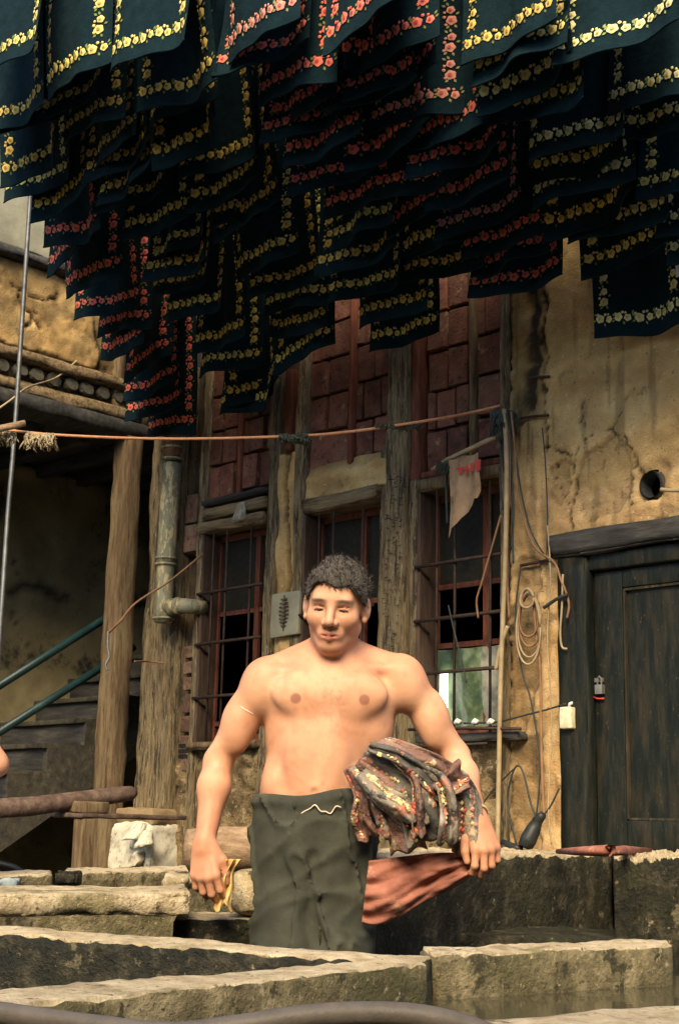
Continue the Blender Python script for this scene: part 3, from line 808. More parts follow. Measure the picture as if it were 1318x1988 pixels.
EDGE = [(-3.0, ZE + .01), (-.95, ZE + .012), (-.62, ZE + .025), (-.52, ZE - .005), (-.43, ZE + .0), (-.40, ZE + .12), (-.50, ZE + .40), (-.62, ZE + .62), (-.66, ZF), (-3.0, ZF)]
def h_wing(P):
    Q = np.stack([P[..., 0], P[..., 1], P[..., 0] * 0], -1)
    n1, n2, n3 = fbm(Q * 3, 3, 71), fbm(Q * 11, 5, 73, .6), fbm(Q * 35, 2, 75)
    W = P + np.stack([fbm(Q * 16, 3, 76), fbm(Q * 16, 3, 78)], -1) * .02
    sd = poly_sd(W, EDGE)
    top = smooth(.006, -.006, sd)
    patch = smooth(.006, -.006, poly_sd(W, [(-.78, ZE + .03), (-.42, ZE + .02), (-.43, ZE + .15), (-.55, ZE + .26), (-.75, ZE + .22)]))
    h = -.02 + top * (.018 + n1 * .004 + n2 * .0012) + patch * .006 + n3 * .0022 + (1 - top) * n2 * .008
    cr = np.zeros_like(h)
    for pts in ([(-.95, ZE + .28), (-.88, ZE + .22), (-.82, ZE + .16)], [(-.9, ZE + .14), (-.85, ZE + .22), (-.83, ZE + .3)], [(-1.0, ZE + .33), (-.8, ZE + .31), (-.7, ZE + .36)]):
        cr = np.maximum(cr, np.exp(-(seg_dist(W, pts) / .007) ** 2))
    h = h - cr * .02
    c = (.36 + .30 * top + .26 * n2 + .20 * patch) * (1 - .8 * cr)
    c = c * (1 - .55 * np.exp(-(sd / .012) ** 2)) * (1 - .4 * smooth(.25, .5, fbm(Q * 6, 4, 79)))  # shade toned into the plaster as darker edges and patches
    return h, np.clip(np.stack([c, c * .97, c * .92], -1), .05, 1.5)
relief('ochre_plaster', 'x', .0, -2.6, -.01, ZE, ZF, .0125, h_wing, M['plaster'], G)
wbeam('dark_rail', ZF - .005, ZF + .05, M['wood_dark'], -.1, .05, seed=54)
rbox('grey_panel', (-.05, -2.6, ZF + .05), (.015, -.64, 5.2), M['grey_wash'], G, seg=.05, r=.01, amp=.016, freq=5, seed=55)
rbox('upper_wall', (-.06, -.63, ZF + .05), (-.01, -.0, 5.2), M['mud_plain'], G, seg=.08, r=.01, amp=.006, seed=56)
for ya, yb in ((-.30, -.23), (-.20, -.12), (-.09, -.02)):
    rbox('upright', (-.09, ya, ZB), (-.004 + random.uniform(0, .012), yb, ZF), M['wood_brown'], G, seg=(.03, .03, .07), r=.006, amp=.005, fv=(1, 1, .3), chip=.02, seed=int(-ya * 100))
mb = MB(); mb.box((-1.3, -2.6, ZA + .03), (-.14, 3.0, ZA + .06)); mb.build('ceiling', M['wood_dark'], G)
for k in range(12): rbox('ceiling_joist', (-1.2, -2.5 + k * .3, ZA - .05), (-.145, -2.43 + k * .3, ZA + .028), M['wood_dark'], G, seg=.2, r=.008, amp=.004, seed=60 + k)
# corner post of the wing
hexa('gallery_post', [(-.085, -.25, 0), (.05, -.25, 0), (.05, -.115, 0), (-.085, -.115, 0), (-.075, -.225, ZA), (.05, -.225, ZA), (.05, -.105, ZA), (-.075, -.105, ZA)],
     M['wood_brown'], G, seg=(.03, .03, .06), r=.012, amp=.010, freq=8, fv=(1.2, 1.2, .3), chip=.03, seed=58)
# passage walls
def h_grime(P):
    Q = np.stack([P[..., 0] * 3, P[..., 1] * 3, P[..., 0] * 0], -1)
    n = fbm(Q, 5, 81, .6)
    W = P + (fbm(Q * 5, 3, 83) * .02)[..., None]
    def yz(px, py):
        q = on_x(px, py, -1.05); return (float(q[1]), float(q[2]))
    s = np.zeros_like(n)
    s = np.maximum(s, np.exp(-(seg_dist(W, [yz(15, 1150), yz(60, 1135), (yz(110, 1150)), yz(130, 1165)]) / .028) ** 2))
    for a in ([yz(10, 1180), yz(30, 1205)], [yz(10, 1195), yz(40, 1190), yz(40, 1205), yz(12, 1210)], [yz(50, 1250), yz(70, 1290)]):
        s = np.maximum(s, .8 * np.exp(-(seg_dist(W, a) / .006) ** 2))
    c = (1 + .2 * n) * (1 - .85 * s)
    return n * .012, np.clip(np.stack([c, c, c * .95], -1), .04, 1.5)
relief('passage_wall', 'x', -1.05, -2.6, 3.0, 0, ZA + .03, .03, h_grime, M['grime'], G)
mb = MB(); mb.box((-1.2, 2.9, 0), (.1, 3.0, 3.4)); mb.box((-.0, .16, 0), (.05, 3.0, 3.4)); mb.build('passage_end', M['mortar'], G)

# staircase climbing away through the passage
S = thing('staircase', 'old wooden staircase with closed stringer climbing into the dark passage', 'staircase')
XS = -.18
pa, pb = on_x(91, 1497, XS), on_x(165, 1447, XS)
dy, dz = float(pb[1] - pa[1]), float(pb[2] - pa[2])
steps = [(float(pa[1]) + k * dy, float(pa[2]) + k * dz) for k in range(-6, 5)]
for y, z_ in steps:
    if z_ < .02: continue
    rbox('tread', (-1.03, y - .025, z_ - .028 + dz), (XS - .001, y + dy + .01, z_ + dz), M['wood_stair'], S, seg=.12, r=.006, amp=.003, freq=5, seed=int(z_ * 50))
    rbox('riser', (-1.03, y, z_ + .002), (XS - .002, y + .02, z_ + dz - .03), M['wood_dark'], S, seg=.12, r=.003, amp=.002, seed=int(z_ * 60))
pts = []
for y, z_ in steps:
    pts += [(y, z_), (y, z_ + dz - .002)]
pts += [(steps[-1][0] + dy, steps[-1][1] + dz - .002)]
low = [(y + .10, z_ - .20) for y, z_ in steps]
poly = pts + [(steps[-1][0] + dy, steps[-1][1] - .14)] + low[::-1]
n = len(poly)
v = [(XS, a, b) for a, b in poly] + [(XS - .04, a, b) for a, b in poly]
f = []
m_ = len(pts)
# fan of quads between the stepped top and the lower edge
for k in range(len(steps)):
    a, b = 2 * k, 2 * k + 1
    nx = 2 * k + 2
    lo_ = n - 1 - k
    lo2 = n - 2 - k
    f += [(a, b, nx, lo2, lo_)[::-1]]
f = [tuple(reversed(q)) for q in f]
f2 = [tuple(i + n for i in reversed(q)) for q in f]
sd = [(i, (i + 1) % n, (i + 1) % n + n, i + n) for i in range(n)]
add('stringer', v, f + f2 + sd, M['wood_stair'], S, False)
for (x0, y0), (x1, y1) in (((-60, 1369), (260, 1166)), ((-60, 1459), (260, 1256))):
    a, b = on_x(x0, y0, XS + .03), on_x(x1, y1, XS + .03)
    v, f = tube_vf([a, (a + b) / 2, b], .022, 12)
    add('handrail', v, f, M['rail'], S)
for t_ in (.15, .97):
    a = on_x(-60, 1369, XS + .03) * (1 - t_) + on_x(260, 1166, XS + .03) * t_
    v, f = tube_vf([(a[0], a[1], a[2]), (a[0], a[1], a[2] - .62)], .014, 8)
    add('baluster', v, f, M['rail'], S)

# whitewashed plinth under the big post with a broken face
P0 = thing('plinth', 'whitewashed stone plinth with broken plaster under the big corner post', 'plinth')
rbox('plinth_core', (-.035, -.19, 0), (.375, .12, .99), M['white_wash'], P0, seg=.02, r=.03, amp=.014, freq=7, chip=.03, cfreq=14, seed=61)
rbox('plinth_cap', (-.02, -.17, .975), (.36, .12, 1.06), M['mud_plain'], P0, seg=.03, r=.012, amp=.01, seed=62, chip=.02) 
for (a, b, c, d, tilt) in ((240, 275, 1632, 1600, .5), (262, 296, 1645, 1612, -.5), (238, 272, 1690, 1650, .3)):
    p = on_y((a + b) / 2, (c + d) / 2, -.24)
    o = hexa('loose_plaster', [(p[0] - .05, -.265, p[2] - .045), (p[0] + .05, -.265, p[2] - .03), (p[0] + .05, -.215, p[2] - .03), (p[0] - .05, -.215, p[2] - .045),
                               (p[0] - .02 + .04 * tilt, -.225, p[2] + .04), (p[0] + .02 + .05 * tilt, -.225, p[2] + .045), (p[0] + .02 + .05 * tilt, -.185, p[2] + .045), (p[0] - .02 + .04 * tilt, -.185, p[2] + .04)],
             M['white_wash'], P0, seg=.012, r=.006, amp=.012, freq=14, chip=.015, cfreq=30, seed=int(a))

# downpipe on the big post
D = thing('downpipe', 'dented galvanised downpipe with flaking paint on the big corner post', 'downpipe')
def yp(px, py): return on_y(px, py, -.13)
a, b = yp(338, 790), yp(320, 1208)
cxp = float(on_y(328, 1000, -.13)[0])
zt, zj, zb_ = 3.35, float(yp(330, 1085)[2]), float(b[2])
def ptube(name, z0, z1, r, m, n=20, seed=0):
    v, f = tube_vf([(cxp + .004 * math.sin(q * 5), -.13, q) for q in np.linspace(z0, z1, max(2, int((z1 - z0) / .05)))], r, n, True, .025, seed)
    return add(name, v, f, m, D)
ptube('upper_length', float(yp(335, 892)[2]), zt, .047, M['pipe_rust'], seed=1)
ptube('middle_length', zj - .03, float(yp(335, 900)[2]), .052, M['pipe'], seed=2)
ptube('lower_length', zb_, zj + .01, .0485, M['pipe'], seed=3)
for z_ in (zj + .005, zj - .028, float(yp(335, 892)[2]), zb_ + .02, float(yp(335, 870)[2])): ptube('collar', z_ - .006, z_ + .006, .058, M['pipe'])
sz = float(yp(355, 1175)[2])
v, f = tube_vf([(cxp + .02, -.13, sz), (cxp + .07, -.125, sz), (cxp + .12, -.11, sz + .002), (cxp + .16, -.08, sz), (cxp + .18, 0.0, sz)], [.04, .04, .042, .04, .04], 14, True, .03, 4)
add('side_branch', v, f, M['pipe'], D)
for x in (cxp + .055, cxp + .11):
    v, f = tube_vf([(x, -.128, sz), (x + .014, -.126, sz)], .048, 14); add('collar', v, f, M['pipe'], D)

# ------------------------------------------------------------------ cables, ropes and things hung on the wall
def rope_thing(name, pts, r, m, label, cat, sm=6, n=6, **k):
    v, f = tube_vf(spline(pts, sm), r, n)
    o = add(name, v, f, m)
    return tag(o, label, cat, **k)
Y = -.09
def yy(px, py, y=Y): return on_y(px, py, y)
rope_thing('orange_rope', [on_d(-120, 826, 6.0), on_d(0, 834, 6.02), on_d(120, 845, 6.05), on_d(330, 852, 6.1), on_d(560, 847, 6.05), on_d(680, 838, 5.98), on_d(820, 818, 5.9), on_y(905, 803, -.12), on_y(970, 788, -.07)], .0065, M['rope'],
           'thin orange rope strung across the courtyard in front of the windows', 'rope', 8)
# lint caught on the rope
def tuft(name, centre, w, h, n, m, label, cat, seed, r=.003, group=None):
    rg = random.Random(seed)
    mb = MB()
    for k in range(n):
        x = rg.uniform(-w, w)
        p = np.array(centre) + RGT * x + FWD * rg.uniform(-.012, .012)
        q = [p + (0, 0, rg.uniform(-.004, .008))]
        for j in range(4): q.append(q[-1] + RGT * rg.uniform(-.014, .014) + FWD * rg.uniform(-.01, .01) + np.array((0, 0, -h * rg.uniform(.1, .4))))
        mb.tube(q, [r * 1.3, r * 1.2, r, r * .8, r * .4], 4)
    o = mb.build(name, m, None, True)
    return tag(o, label, cat, group)
tuft('lint_tuft', on_d(568, 846, 6.02), .055, .03, 46, M['moss'], 'dark lint knotted round the orange rope beside the twin posts', 'lint', 1, .006)
tuft('lint_tuft', on_d(775, 826, 5.92), .10, .022, 40, M['moss'], 'thin dark lint along the orange rope before the notched post', 'lint', 2, .004)
tuft('fleece_scrap', on_d(80, 845, 6.03), .062, .055, 90, M['fleece'], 'dirty fleece scrap hanging from the orange rope near the stick end', 'fleece', 3, .006)
tuft('fleece_scrap', on_d(12, 840, 6.02), .04, .05, 34, M['fleece'], 'small wispy fleece scrap at the left edge on the orange rope', 'fleece', 4, .004)
v, f = tube_vf([on_d(-80, 845, 5.95), on_d(-10, 834, 5.97), on_d(30, 826, 5.98), on_d(50, 821, 5.99)], [.016, .016, .015, .014], 9, True, .1)
tag(add('stick', v, f, M['bark']), 'short cut stick end above the orange rope at the left edge', 'stick')
rope_thing('steel_rod', [on_d(62, 330, 6.6), on_d(57, 420, 6.62), on_d(30, 830, 6.3), on_d(16, 1000, 6.2), on_d(4, 1180, 6.1), on_d(-18, 1480, 6.0), on_d(-40, 1690, 5.9)], .011, M['steel'], 'long grey steel rod hanging in front of the left wing', 'rod', 4, 8)
rope_thing('thin_cord', [on_d(-40, 820, 6.4), on_d(20, 778, 6.45), on_d(55, 752, 6.6), on_x(110, 733, .05), on_x(150, 700, .045)], .005, M['cable_pale'], 'pale thin cord rising to the joist ends of the left wing', 'cord')
rope_thing('wire', [yy(395, 1075, -.06), yy(330, 1128, -.2), on_d(265, 1170, 7.4), on_d(235, 1205, 7.35), on_d(212, 1228, 7.4)], .006, M['cable'], 'rusty wire slanting from the first window to the gallery post', 'wire')
rope_thing('wire', [yy(318, 1288, -.09), yy(290, 1284, -.14), on_d(262, 1284, 7.42)], .005, M['cable'], 'short rusty wire between the gallery post and big post', 'wire')
rope_thing('chain', [on_d(211, 1226, 7.42), on_d(210, 1255, 7.42), on_d(213, 1275, 7.42), on_d(206, 1290, 7.42), on_d(209, 1302, 7.42)], .007, M['metal'], 'short pale chain on the left side of the gallery post', 'chain')
# broken pale pole over the third window with the rag
v, f = tube_vf([yy(838, 912, -.10), yy(868, 892, -.11), yy(905, 875, -.12), yy(945, 856, -.12), yy(972, 845, -.09)], [.007, .010, .012, .011, .008], 7, True, .2)
tag(add('pole', v, f, M['cable_pale']), 'pale thin pole above the third window carrying the torn rag', 'pole')
tuft('lint_tuft', yy(866, 900, -.12), .04, .045, 46, M['moss'], 'dark lint at the low end of the pale pole', 'lint', 6, .004)
tuft('lint_tuft', yy(977, 800, -.08), .045, .10, 90, M['moss'], 'dark lint clump where the orange rope meets the wall', 'lint', 7, .006)
nu, nv = 12, 20
top = [np.array(yy(872 + 60 * i / nu, 893 - 14 * i / nu, -.125)) for i in range(nu + 1)]
v = []
for i in range(nu + 1):
    L = .36 - .17 * (i / nu) - (.02 * random.random()) if i < nu else .17
    for j in range(nv + 1):
        t_ = j / nv
        v.append(top[i] + np.array((.008 * math.sin(4 * t_ + i * .4) * t_, .010 * math.sin(i * .9 + t_ * 2) - .004, -L * t_ - .004 * math.sin(i * 2.3) * t_)))
f = [(i * (nv + 1) + j, (i + 1) * (nv + 1) + j, (i + 1) * (nv + 1) + j + 1, i * (nv + 1) + j + 1) for i in range(nu) for j in range(nv)]
rag = add('torn_rag', v, f, M['rag'])
tag(rag, 'torn beige rag with red marks hanging over the third window', 'rag')
mb = MB()
for (a, b, c, d) in ((923, 932, 893, 914), (902, 908, 905, 920), (912, 918, 900, 916), (890, 897, 911, 921), (884, 902, 908, 911)):
    q = [on_y(x, y_, -.147) for x, y_ in ((a, d), (b, d - 2), (b + 1, c - 2), (a + 1, c))]
    mb.put(q, [(0, 1, 2, 3)])
mb.build('red_marks', M['red'], rag)
# bundle of cables at the corner upright
cab = [([(978, 795), (983, 900), (980, 1100), (972, 1300), (968, 1500), (965, 1660)], .011, 'cable_pale', 'pale conduit running down beside the third window to the trough', 'conduit'),
       ([(992, 800), (1000, 880), (1005, 960), (1020, 1020), (1040, 1065), (1075, 1092), (1088, 1125), (1098, 1150), (1104, 1175), (1100, 1200)], .0055, 'cable', 'brown cable sagging from the corner upright towards the door frame', 'cable'),
       ([(985, 805), (990, 900), (986, 1010), (984, 1120), (988, 1200)], .0055, 'cable', 'brown cable hanging straight beside the corner upright', 'cable'),
       ([(972, 1000), (955, 1060), (935, 1130), (925, 1165), (928, 1200)], .005, 'cable', 'brown cable crossing the bars of the third window', 'cable'),
       ([(1035, 1150), (1040, 1230), (1048, 1300), (1050, 1420), (1052, 1500), (1056, 1590)], .0065, 'cable', 'orange brown cable falling from the coil to the black nozzle', 'cable'),
       ([(1092, 1115), (1090, 1180), (1087, 1225), (1090, 1255), (1100, 1260)], .005, 'cable_pale', 'pale cable end hooked beside the door frame', 'cable'),
       ([(1100, 1155), (1080, 1163), (1055, 1180)], .008, 'cable_dark', 'dark twisted wire between the coil and the door frame', 'wire'),
       ([(1098, 1366), (1060, 1378), (1020, 1388), (990, 1396), (960, 1402), (900, 1404)], .004, 'cable_dark', 'thin dark wire from the cream box to the insulators', 'wire'),
       ([(985, 1215), (970, 1260), (962, 1300)], .009, 'cable_pale', 'pale bent stick tied to the corner upright', 'stick'),
       ([(1002, 1640), (985, 1560), (992, 1510), (1003, 1487), (1015, 1500), (1030, 1560), (1042, 1590)], .0045, 'cable_dark', 'dark loop of wire low on the wall above the nozzle', 'wire'),
       ([(1003, 1487), (960, 1530), (930, 1570)], .0035, 'cable_dark', 'thin wire slanting down behind the arm of the man', 'wire'),
       ([(1085, 1530), (1068, 1565), (1050, 1588)], .004, 'cable_dark', 'short dark wire end running from the door frame to the nozzle', 'wire'),
       ([(868, 890), (866, 950), (868, 1015)], .006, 'cable_dark', 'dark cord hanging along the edge of the torn rag', 'cord'),
       ([(870, 1175), (880, 1220), (895, 1280), (905, 1325)], .004, 'cable_dark', 'dark string dangling across the low bars of the third window', 'string'),
       ([(1052, 830), (1058, 900), (1062, 1000), (1060, 1085)], .003, 'cable_dark', 'thin dark wire running down the pale pilaster', 'wire'),
       ([(1010, 1098), (1040, 1092), (1062, 1088)], .007, 'iron', 'dark rusty bracket above the cable coil', 'bracket'),
       ([(1282, 950), (1300, 952), (1340, 952)], .008, 'cable_pale', 'pale rod poking out of the round wall hole', 'rod'),
       ([(1010, 812), (1035, 808), (1064, 806)], .006, 'iron', 'rusty iron strap high on the chipped pilaster', 'iron strap'),
       ([(1025, 735), (1045, 732), (1066, 731)], .006, 'iron', 'small rusty iron hook above the strap on the pilaster', 'hook')]
cab += [([(970 + 4 * q, 796 + 5 * q), (972 + 5 * q, 860), (970 + 6 * q + 8 * (q % 2), 930 + 20 * q), (976 + 5 * q, 990 + 26 * q)], .0045, 'cable_dark' if q % 2 else 'moss', lab_, 'cable') for q, lab_ in
        enumerate(('dark frayed cable nearest the third window in the hanging tangle', 'second dark strand of the tangle beside the third window', 'mossy middle strand of the cable tangle on the pilaster', 'dark outer strand of the tangle on the pilaster', 'longest mossy strand of the tangle on the pilaster'))]
cab += [([(1000, 880), (1012, 960), (1030, 1030), (1058, 1080), (1080, 1100)], .004, 'cable_dark', 'dark cable sagging beside the brown one towards the door', 'cable'),
        ([(1010, 1100), (1000, 1200), (1012, 1300), (1030, 1360), (1048, 1480), (1040, 1590)], .004, 'cable_dark', 'dark cable wandering down the pilaster below the coil', 'cable'),
        ([(1062, 1020), (1068, 1120), (1062, 1240), (1070, 1400), (1064, 1560), (1070, 1640)], .0035, 'cable_pale', 'pale thin cable down the right side of the pilaster', 'cable')]
for pts, r, m, lab, cat in cab:
    rope_thing(cat.replace(' ', '_'), [yy(a, b, (-.03 if cat in ('bracket', 'hook', 'iron strap') else -.075) if r < .008 else -.09) for a, b in pts], r, M[m], lab, cat)
# the coil of cable
mb = MB()
cc = yy(1028, 1195, -.085)
for k, (rx, rz, dz_) in enumerate(((.055, .11, -.02), (.06, .135, -.04), (.05, .09, 0), (.062, .15, -.055), (.03, .035, .075), (.034, .04, .07))):
    pts = [(cc[0] + rx * math.cos(t_), cc[1] - .004 * k - .004 * math.sin(2 * t_), cc[2] + dz_ + rz * math.sin(t_)) for t_ in np.linspace(0, 2 * math.pi, 26)]
    mb.tube(pts, .0045 if k < 4 else .006, 6, k % 2)
tag(mb.build('cable_coil', [M['cable'], M['cable_pale']], None, True), 'coil of brown cable hung on the pilaster beside the door', 'cable coil')
# black nozzle leaning at the foot of the wall
a, b = yy(1042, 1595, -.16), yy(1018, 1645, -.2)
N = thing('nozzle', 'black rubber hose nozzle hanging low by the door frame', 'nozzle', loc=tuple(b))
for nm, p0, p1, r in (('body', a, b, (.022, .03, .034, .03)), ('neck', a + (0.03, 0, .03), a, (.014, .018, .02, .022)), ('tip', b + (-.02, 0, -.01), b + (-.11, 0, .018), (.016, .014, .013, .012))):
    v, f = tube_vf([p0 + (p1 - p0) * t_ for t_ in (0, .3, .7, 1)], r, 12)
    add(nm, v, f, M['black'], N)

# ------------------------------------------------------------------ the rail and bench on the left
v, f = tube_vf([on_d(-80, 1574, 6.4), on_d(60, 1566, 6.6), on_d(150, 1553, 6.75), on_d(215, 1545, 6.85), on_d(255, 1540, 6.9), on_d(262, 1541, 6.92)], [.046, .043, .04, .038, .034, .02], 12, True, .14, 3)
tag(add('log_rail', v, f, M['wood_log']), 'dark split log rail lying in front of the staircase', 'log')
B = thing('wooden_bench', 'low brown wooden bench with a square leg before the plinth', 'bench', loc=tuple(on_d(260, 1690, 6.8) * (1, 1, 0)))
a0, a1 = on_d(158, 1588, 6.62), on_d(365, 1592, 7.1)
dirb = (a1 - a0); dirb[2] = 0; dirb /= np.linalg.norm(dirb)
per = np.array([-dirb[1], dirb[0], 0])
zt_ = float(a0[2])
def slab(name, p, q, wd, z0, z1, m, par, **k):
    p = np.array([p[0], p[1], 0]); q = np.array([q[0], q[1], 0])
    return hexa(name, [p + (0, 0, z0), q + (0, 0, z0), q + per * wd + (0, 0, z0), p + per * wd + (0, 0, z0), p + (0, 0, z1), q + (0, 0, z1), q + per * wd + (0, 0, z1), p + per * wd + (0, 0, z1)], m, par, **k)
slab('bench_top', a0, a1, .22, zt_, zt_ + .022, M['wood_log'], B, seg=.04, r=.006, amp=.004, seed=5)
slab('bench_block', a0 + dirb * .02, a0 + dirb * .16, .16, zt_ + .023, zt_ + .075, M['wood_brown'], B, seg=.04, r=.008, amp=.005, seed=6)
slab('leg', a0 + dirb * .012, a0 + dirb * .085, .07, 0, zt_ - .001, M['wood_brown'], B, seg=.06, r=.008, amp=.003, seed=7)

# ------------------------------------------------------------------ stone troughs
def zslab(name, px, z1, z0, m, label, cat='stone slab', **k):
    """px: far-left, far-right, near-right, near-left corners of the top face in the photograph"""
    c = [on_z(a, b, z1) for a, b in px]
    fl, fr, nr, nl = c
    lo = [p * (1, 1, 0) + (0, 0, z0) for p in (nl, nr, fr, fl)]
    kk = dict(seg=(.020, .020, .022), r=.009, amp=.004, freq=9, chip=.016, cfreq=22, fine=.002)
    kk.update(k)
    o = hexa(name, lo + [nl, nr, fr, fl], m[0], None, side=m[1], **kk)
    return tag(o, label, cat, 'stone walls of the dye troughs')
PW, PG, PP, GG = (M['stone'], M['stone_wet']), (M['stone'], M['stone_green']), (M['stone'], M['stone']), (M['stone_green'], M['stone_green'])  # pale tops over darker mossy sides: top light partly painted in
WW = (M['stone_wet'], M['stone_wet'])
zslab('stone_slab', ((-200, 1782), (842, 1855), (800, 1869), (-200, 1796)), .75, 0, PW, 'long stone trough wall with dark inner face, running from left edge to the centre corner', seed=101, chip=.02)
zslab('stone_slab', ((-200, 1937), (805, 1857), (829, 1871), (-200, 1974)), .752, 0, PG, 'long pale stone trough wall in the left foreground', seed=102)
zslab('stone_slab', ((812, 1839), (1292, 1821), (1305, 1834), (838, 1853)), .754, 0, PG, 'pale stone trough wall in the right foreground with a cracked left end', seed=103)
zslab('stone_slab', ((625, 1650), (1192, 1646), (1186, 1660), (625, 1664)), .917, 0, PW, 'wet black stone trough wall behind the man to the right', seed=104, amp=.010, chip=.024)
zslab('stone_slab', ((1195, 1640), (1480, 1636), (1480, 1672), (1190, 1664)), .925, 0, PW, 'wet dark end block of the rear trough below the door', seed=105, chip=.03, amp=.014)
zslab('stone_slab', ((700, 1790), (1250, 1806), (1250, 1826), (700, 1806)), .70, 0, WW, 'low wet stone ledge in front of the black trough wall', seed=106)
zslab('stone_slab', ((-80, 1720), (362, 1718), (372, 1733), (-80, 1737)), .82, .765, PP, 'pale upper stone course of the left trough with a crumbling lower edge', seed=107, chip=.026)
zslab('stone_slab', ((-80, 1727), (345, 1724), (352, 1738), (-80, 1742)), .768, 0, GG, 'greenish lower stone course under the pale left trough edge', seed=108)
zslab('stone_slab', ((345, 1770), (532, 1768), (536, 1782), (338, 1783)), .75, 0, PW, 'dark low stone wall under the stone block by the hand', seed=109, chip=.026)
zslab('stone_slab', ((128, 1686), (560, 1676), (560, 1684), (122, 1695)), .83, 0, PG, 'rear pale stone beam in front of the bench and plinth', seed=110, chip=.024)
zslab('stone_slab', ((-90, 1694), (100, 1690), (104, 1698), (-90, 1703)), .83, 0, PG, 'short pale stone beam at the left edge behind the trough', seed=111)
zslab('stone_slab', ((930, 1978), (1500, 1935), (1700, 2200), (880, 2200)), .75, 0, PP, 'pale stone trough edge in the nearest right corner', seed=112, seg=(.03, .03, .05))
# broken piece and block
def blk(name, px0, px1, py0, py1, d, th, m, label, cat, **k):
    a, b = on_d(px0, py1, d), on_d(px1, py1, d)
    t0 = on_d(px0, py0, d)
    c = [a, b, b + FWD * th, a + FWD * th]
    hz = np.array((0, 0, float(t0[2] - a[2])))
    return tag(hexa(name, c + [p + hz for p in c], m, None, **k), label, cat)
blk('stone_block', 440, 534, 1694, 1776, 3.93, .15, M['stone'], 'rounded pale stone block beside the hand with the yellow rag', 'stone block', seg=.02, r=.035, amp=.012, freq=9, chip=.03, seed=121)
blk('stone_chunk', 312, 372, 1690, 1722, 4.25, .12, M['stone'], 'broken stone chunk lying on the left trough near the hand', 'stone chunk', seg=.02, r=.02, amp=.014, freq=9, chip=.03, seed=122)
blk('stone_stub', 104, 150, 1693, 1726, 4.55, .1, M['stone_wet'], 'dark stone stub between the two rear beams on the left', 'stone stub', seg=.02, r=.01, amp=.008, chip=.02, seed=123)  # dark end piece of the rear beam
v, f = tube_vf([on_d(360, 1650, 4.78), on_d(366, 1650, 4.78), on_d(400, 1648, 4.8), on_d(480, 1648, 4.8), on_d(560, 1650, 4.82), on_d(640, 1652, 4.84), on_d(730, 1655, 4.86)], [.045, .068, .073, .075, .073, .07, .07], 16, True, .10, 5)
tag(add('log', v, f, M['bark']), 'thick cut log lying behind the man above the stone block', 'log')
a, b = on_d(0, 1688, 4.62), on_d(0, 1695, 4.6)
rope_thing('black_hose', [on_d(-60, 1672, 4.75), on_d(-10, 1676, 4.75), on_d(25, 1684, 4.76), on_d(42, 1694, 4.77)], .012, M['black'], 'black hose loop on the stone beam at the left edge', 'hose', 8, 8)
p = on_d(8, 1716, 4.3)
o = hexa('blue_rag', [p + RGT * a + FWD * b + (0, 0, c) for c in (-.018, .012) for a, b in ((-.12, -.05), (.05, -.05), (.03, .06), (-.12, .06))], M['blue_rag'], None, seg=.012, r=.01, amp=.014, freq=14, seed=131)
tag(o, 'pale blue rag on the left trough at the picture edge', 'rag')
# red stick on the rear trough
v, f = tube_vf([on_z(1082, 1653, .93), on_z(1120, 1653, .936), on_z(1180, 1652, .945), on_z(1210, 1651, .945), on_z(1262, 1650, .937)], [.008, .013, .016, .014, .006], 9, True, .15, 6)
tag(add('red_stick', v, f, M['red_cloth']), 'red stained stick lying on the rear trough below the door', 'stick')
# foreground hose
rope_thing('grey_hose', [on_d(-160, 1940, 1.5), on_d(0, 1968, 1.46), on_d(200, 1996, 1.42), on_d(330, 2008, 1.4), on_d(450, 1996, 1.4), on_d(590, 1975, 1.41), on_d(720, 1968, 1.42), on_d(830, 1976, 1.42), on_d(930, 2003, 1.42), on_d(1010, 2040, 1.4)], .0115, M['hose'],
           'grey rubber hose curving along the bottom edge of the picture', 'hose', 8, 12)
# water in the near trough
w = [on_z(470, 1920, .668), on_z(1480, 1890, .668), on_z(1480, 2300, .668), on_z(300, 2300, .668)]
tag(add('water', w, [(0, 3, 2, 1)], M['water'], None, False), 'murky water standing in the near trough', 'water', kind='structure')
w = [on_d(-300, 1900, 3.4), on_d(700, 1900, 2.9), on_d(660, 1900, 2.62), on_d(-300, 1900, 2.2)]
w = [p * (1, 1, 0) + (0, 0, .45) for p in w]

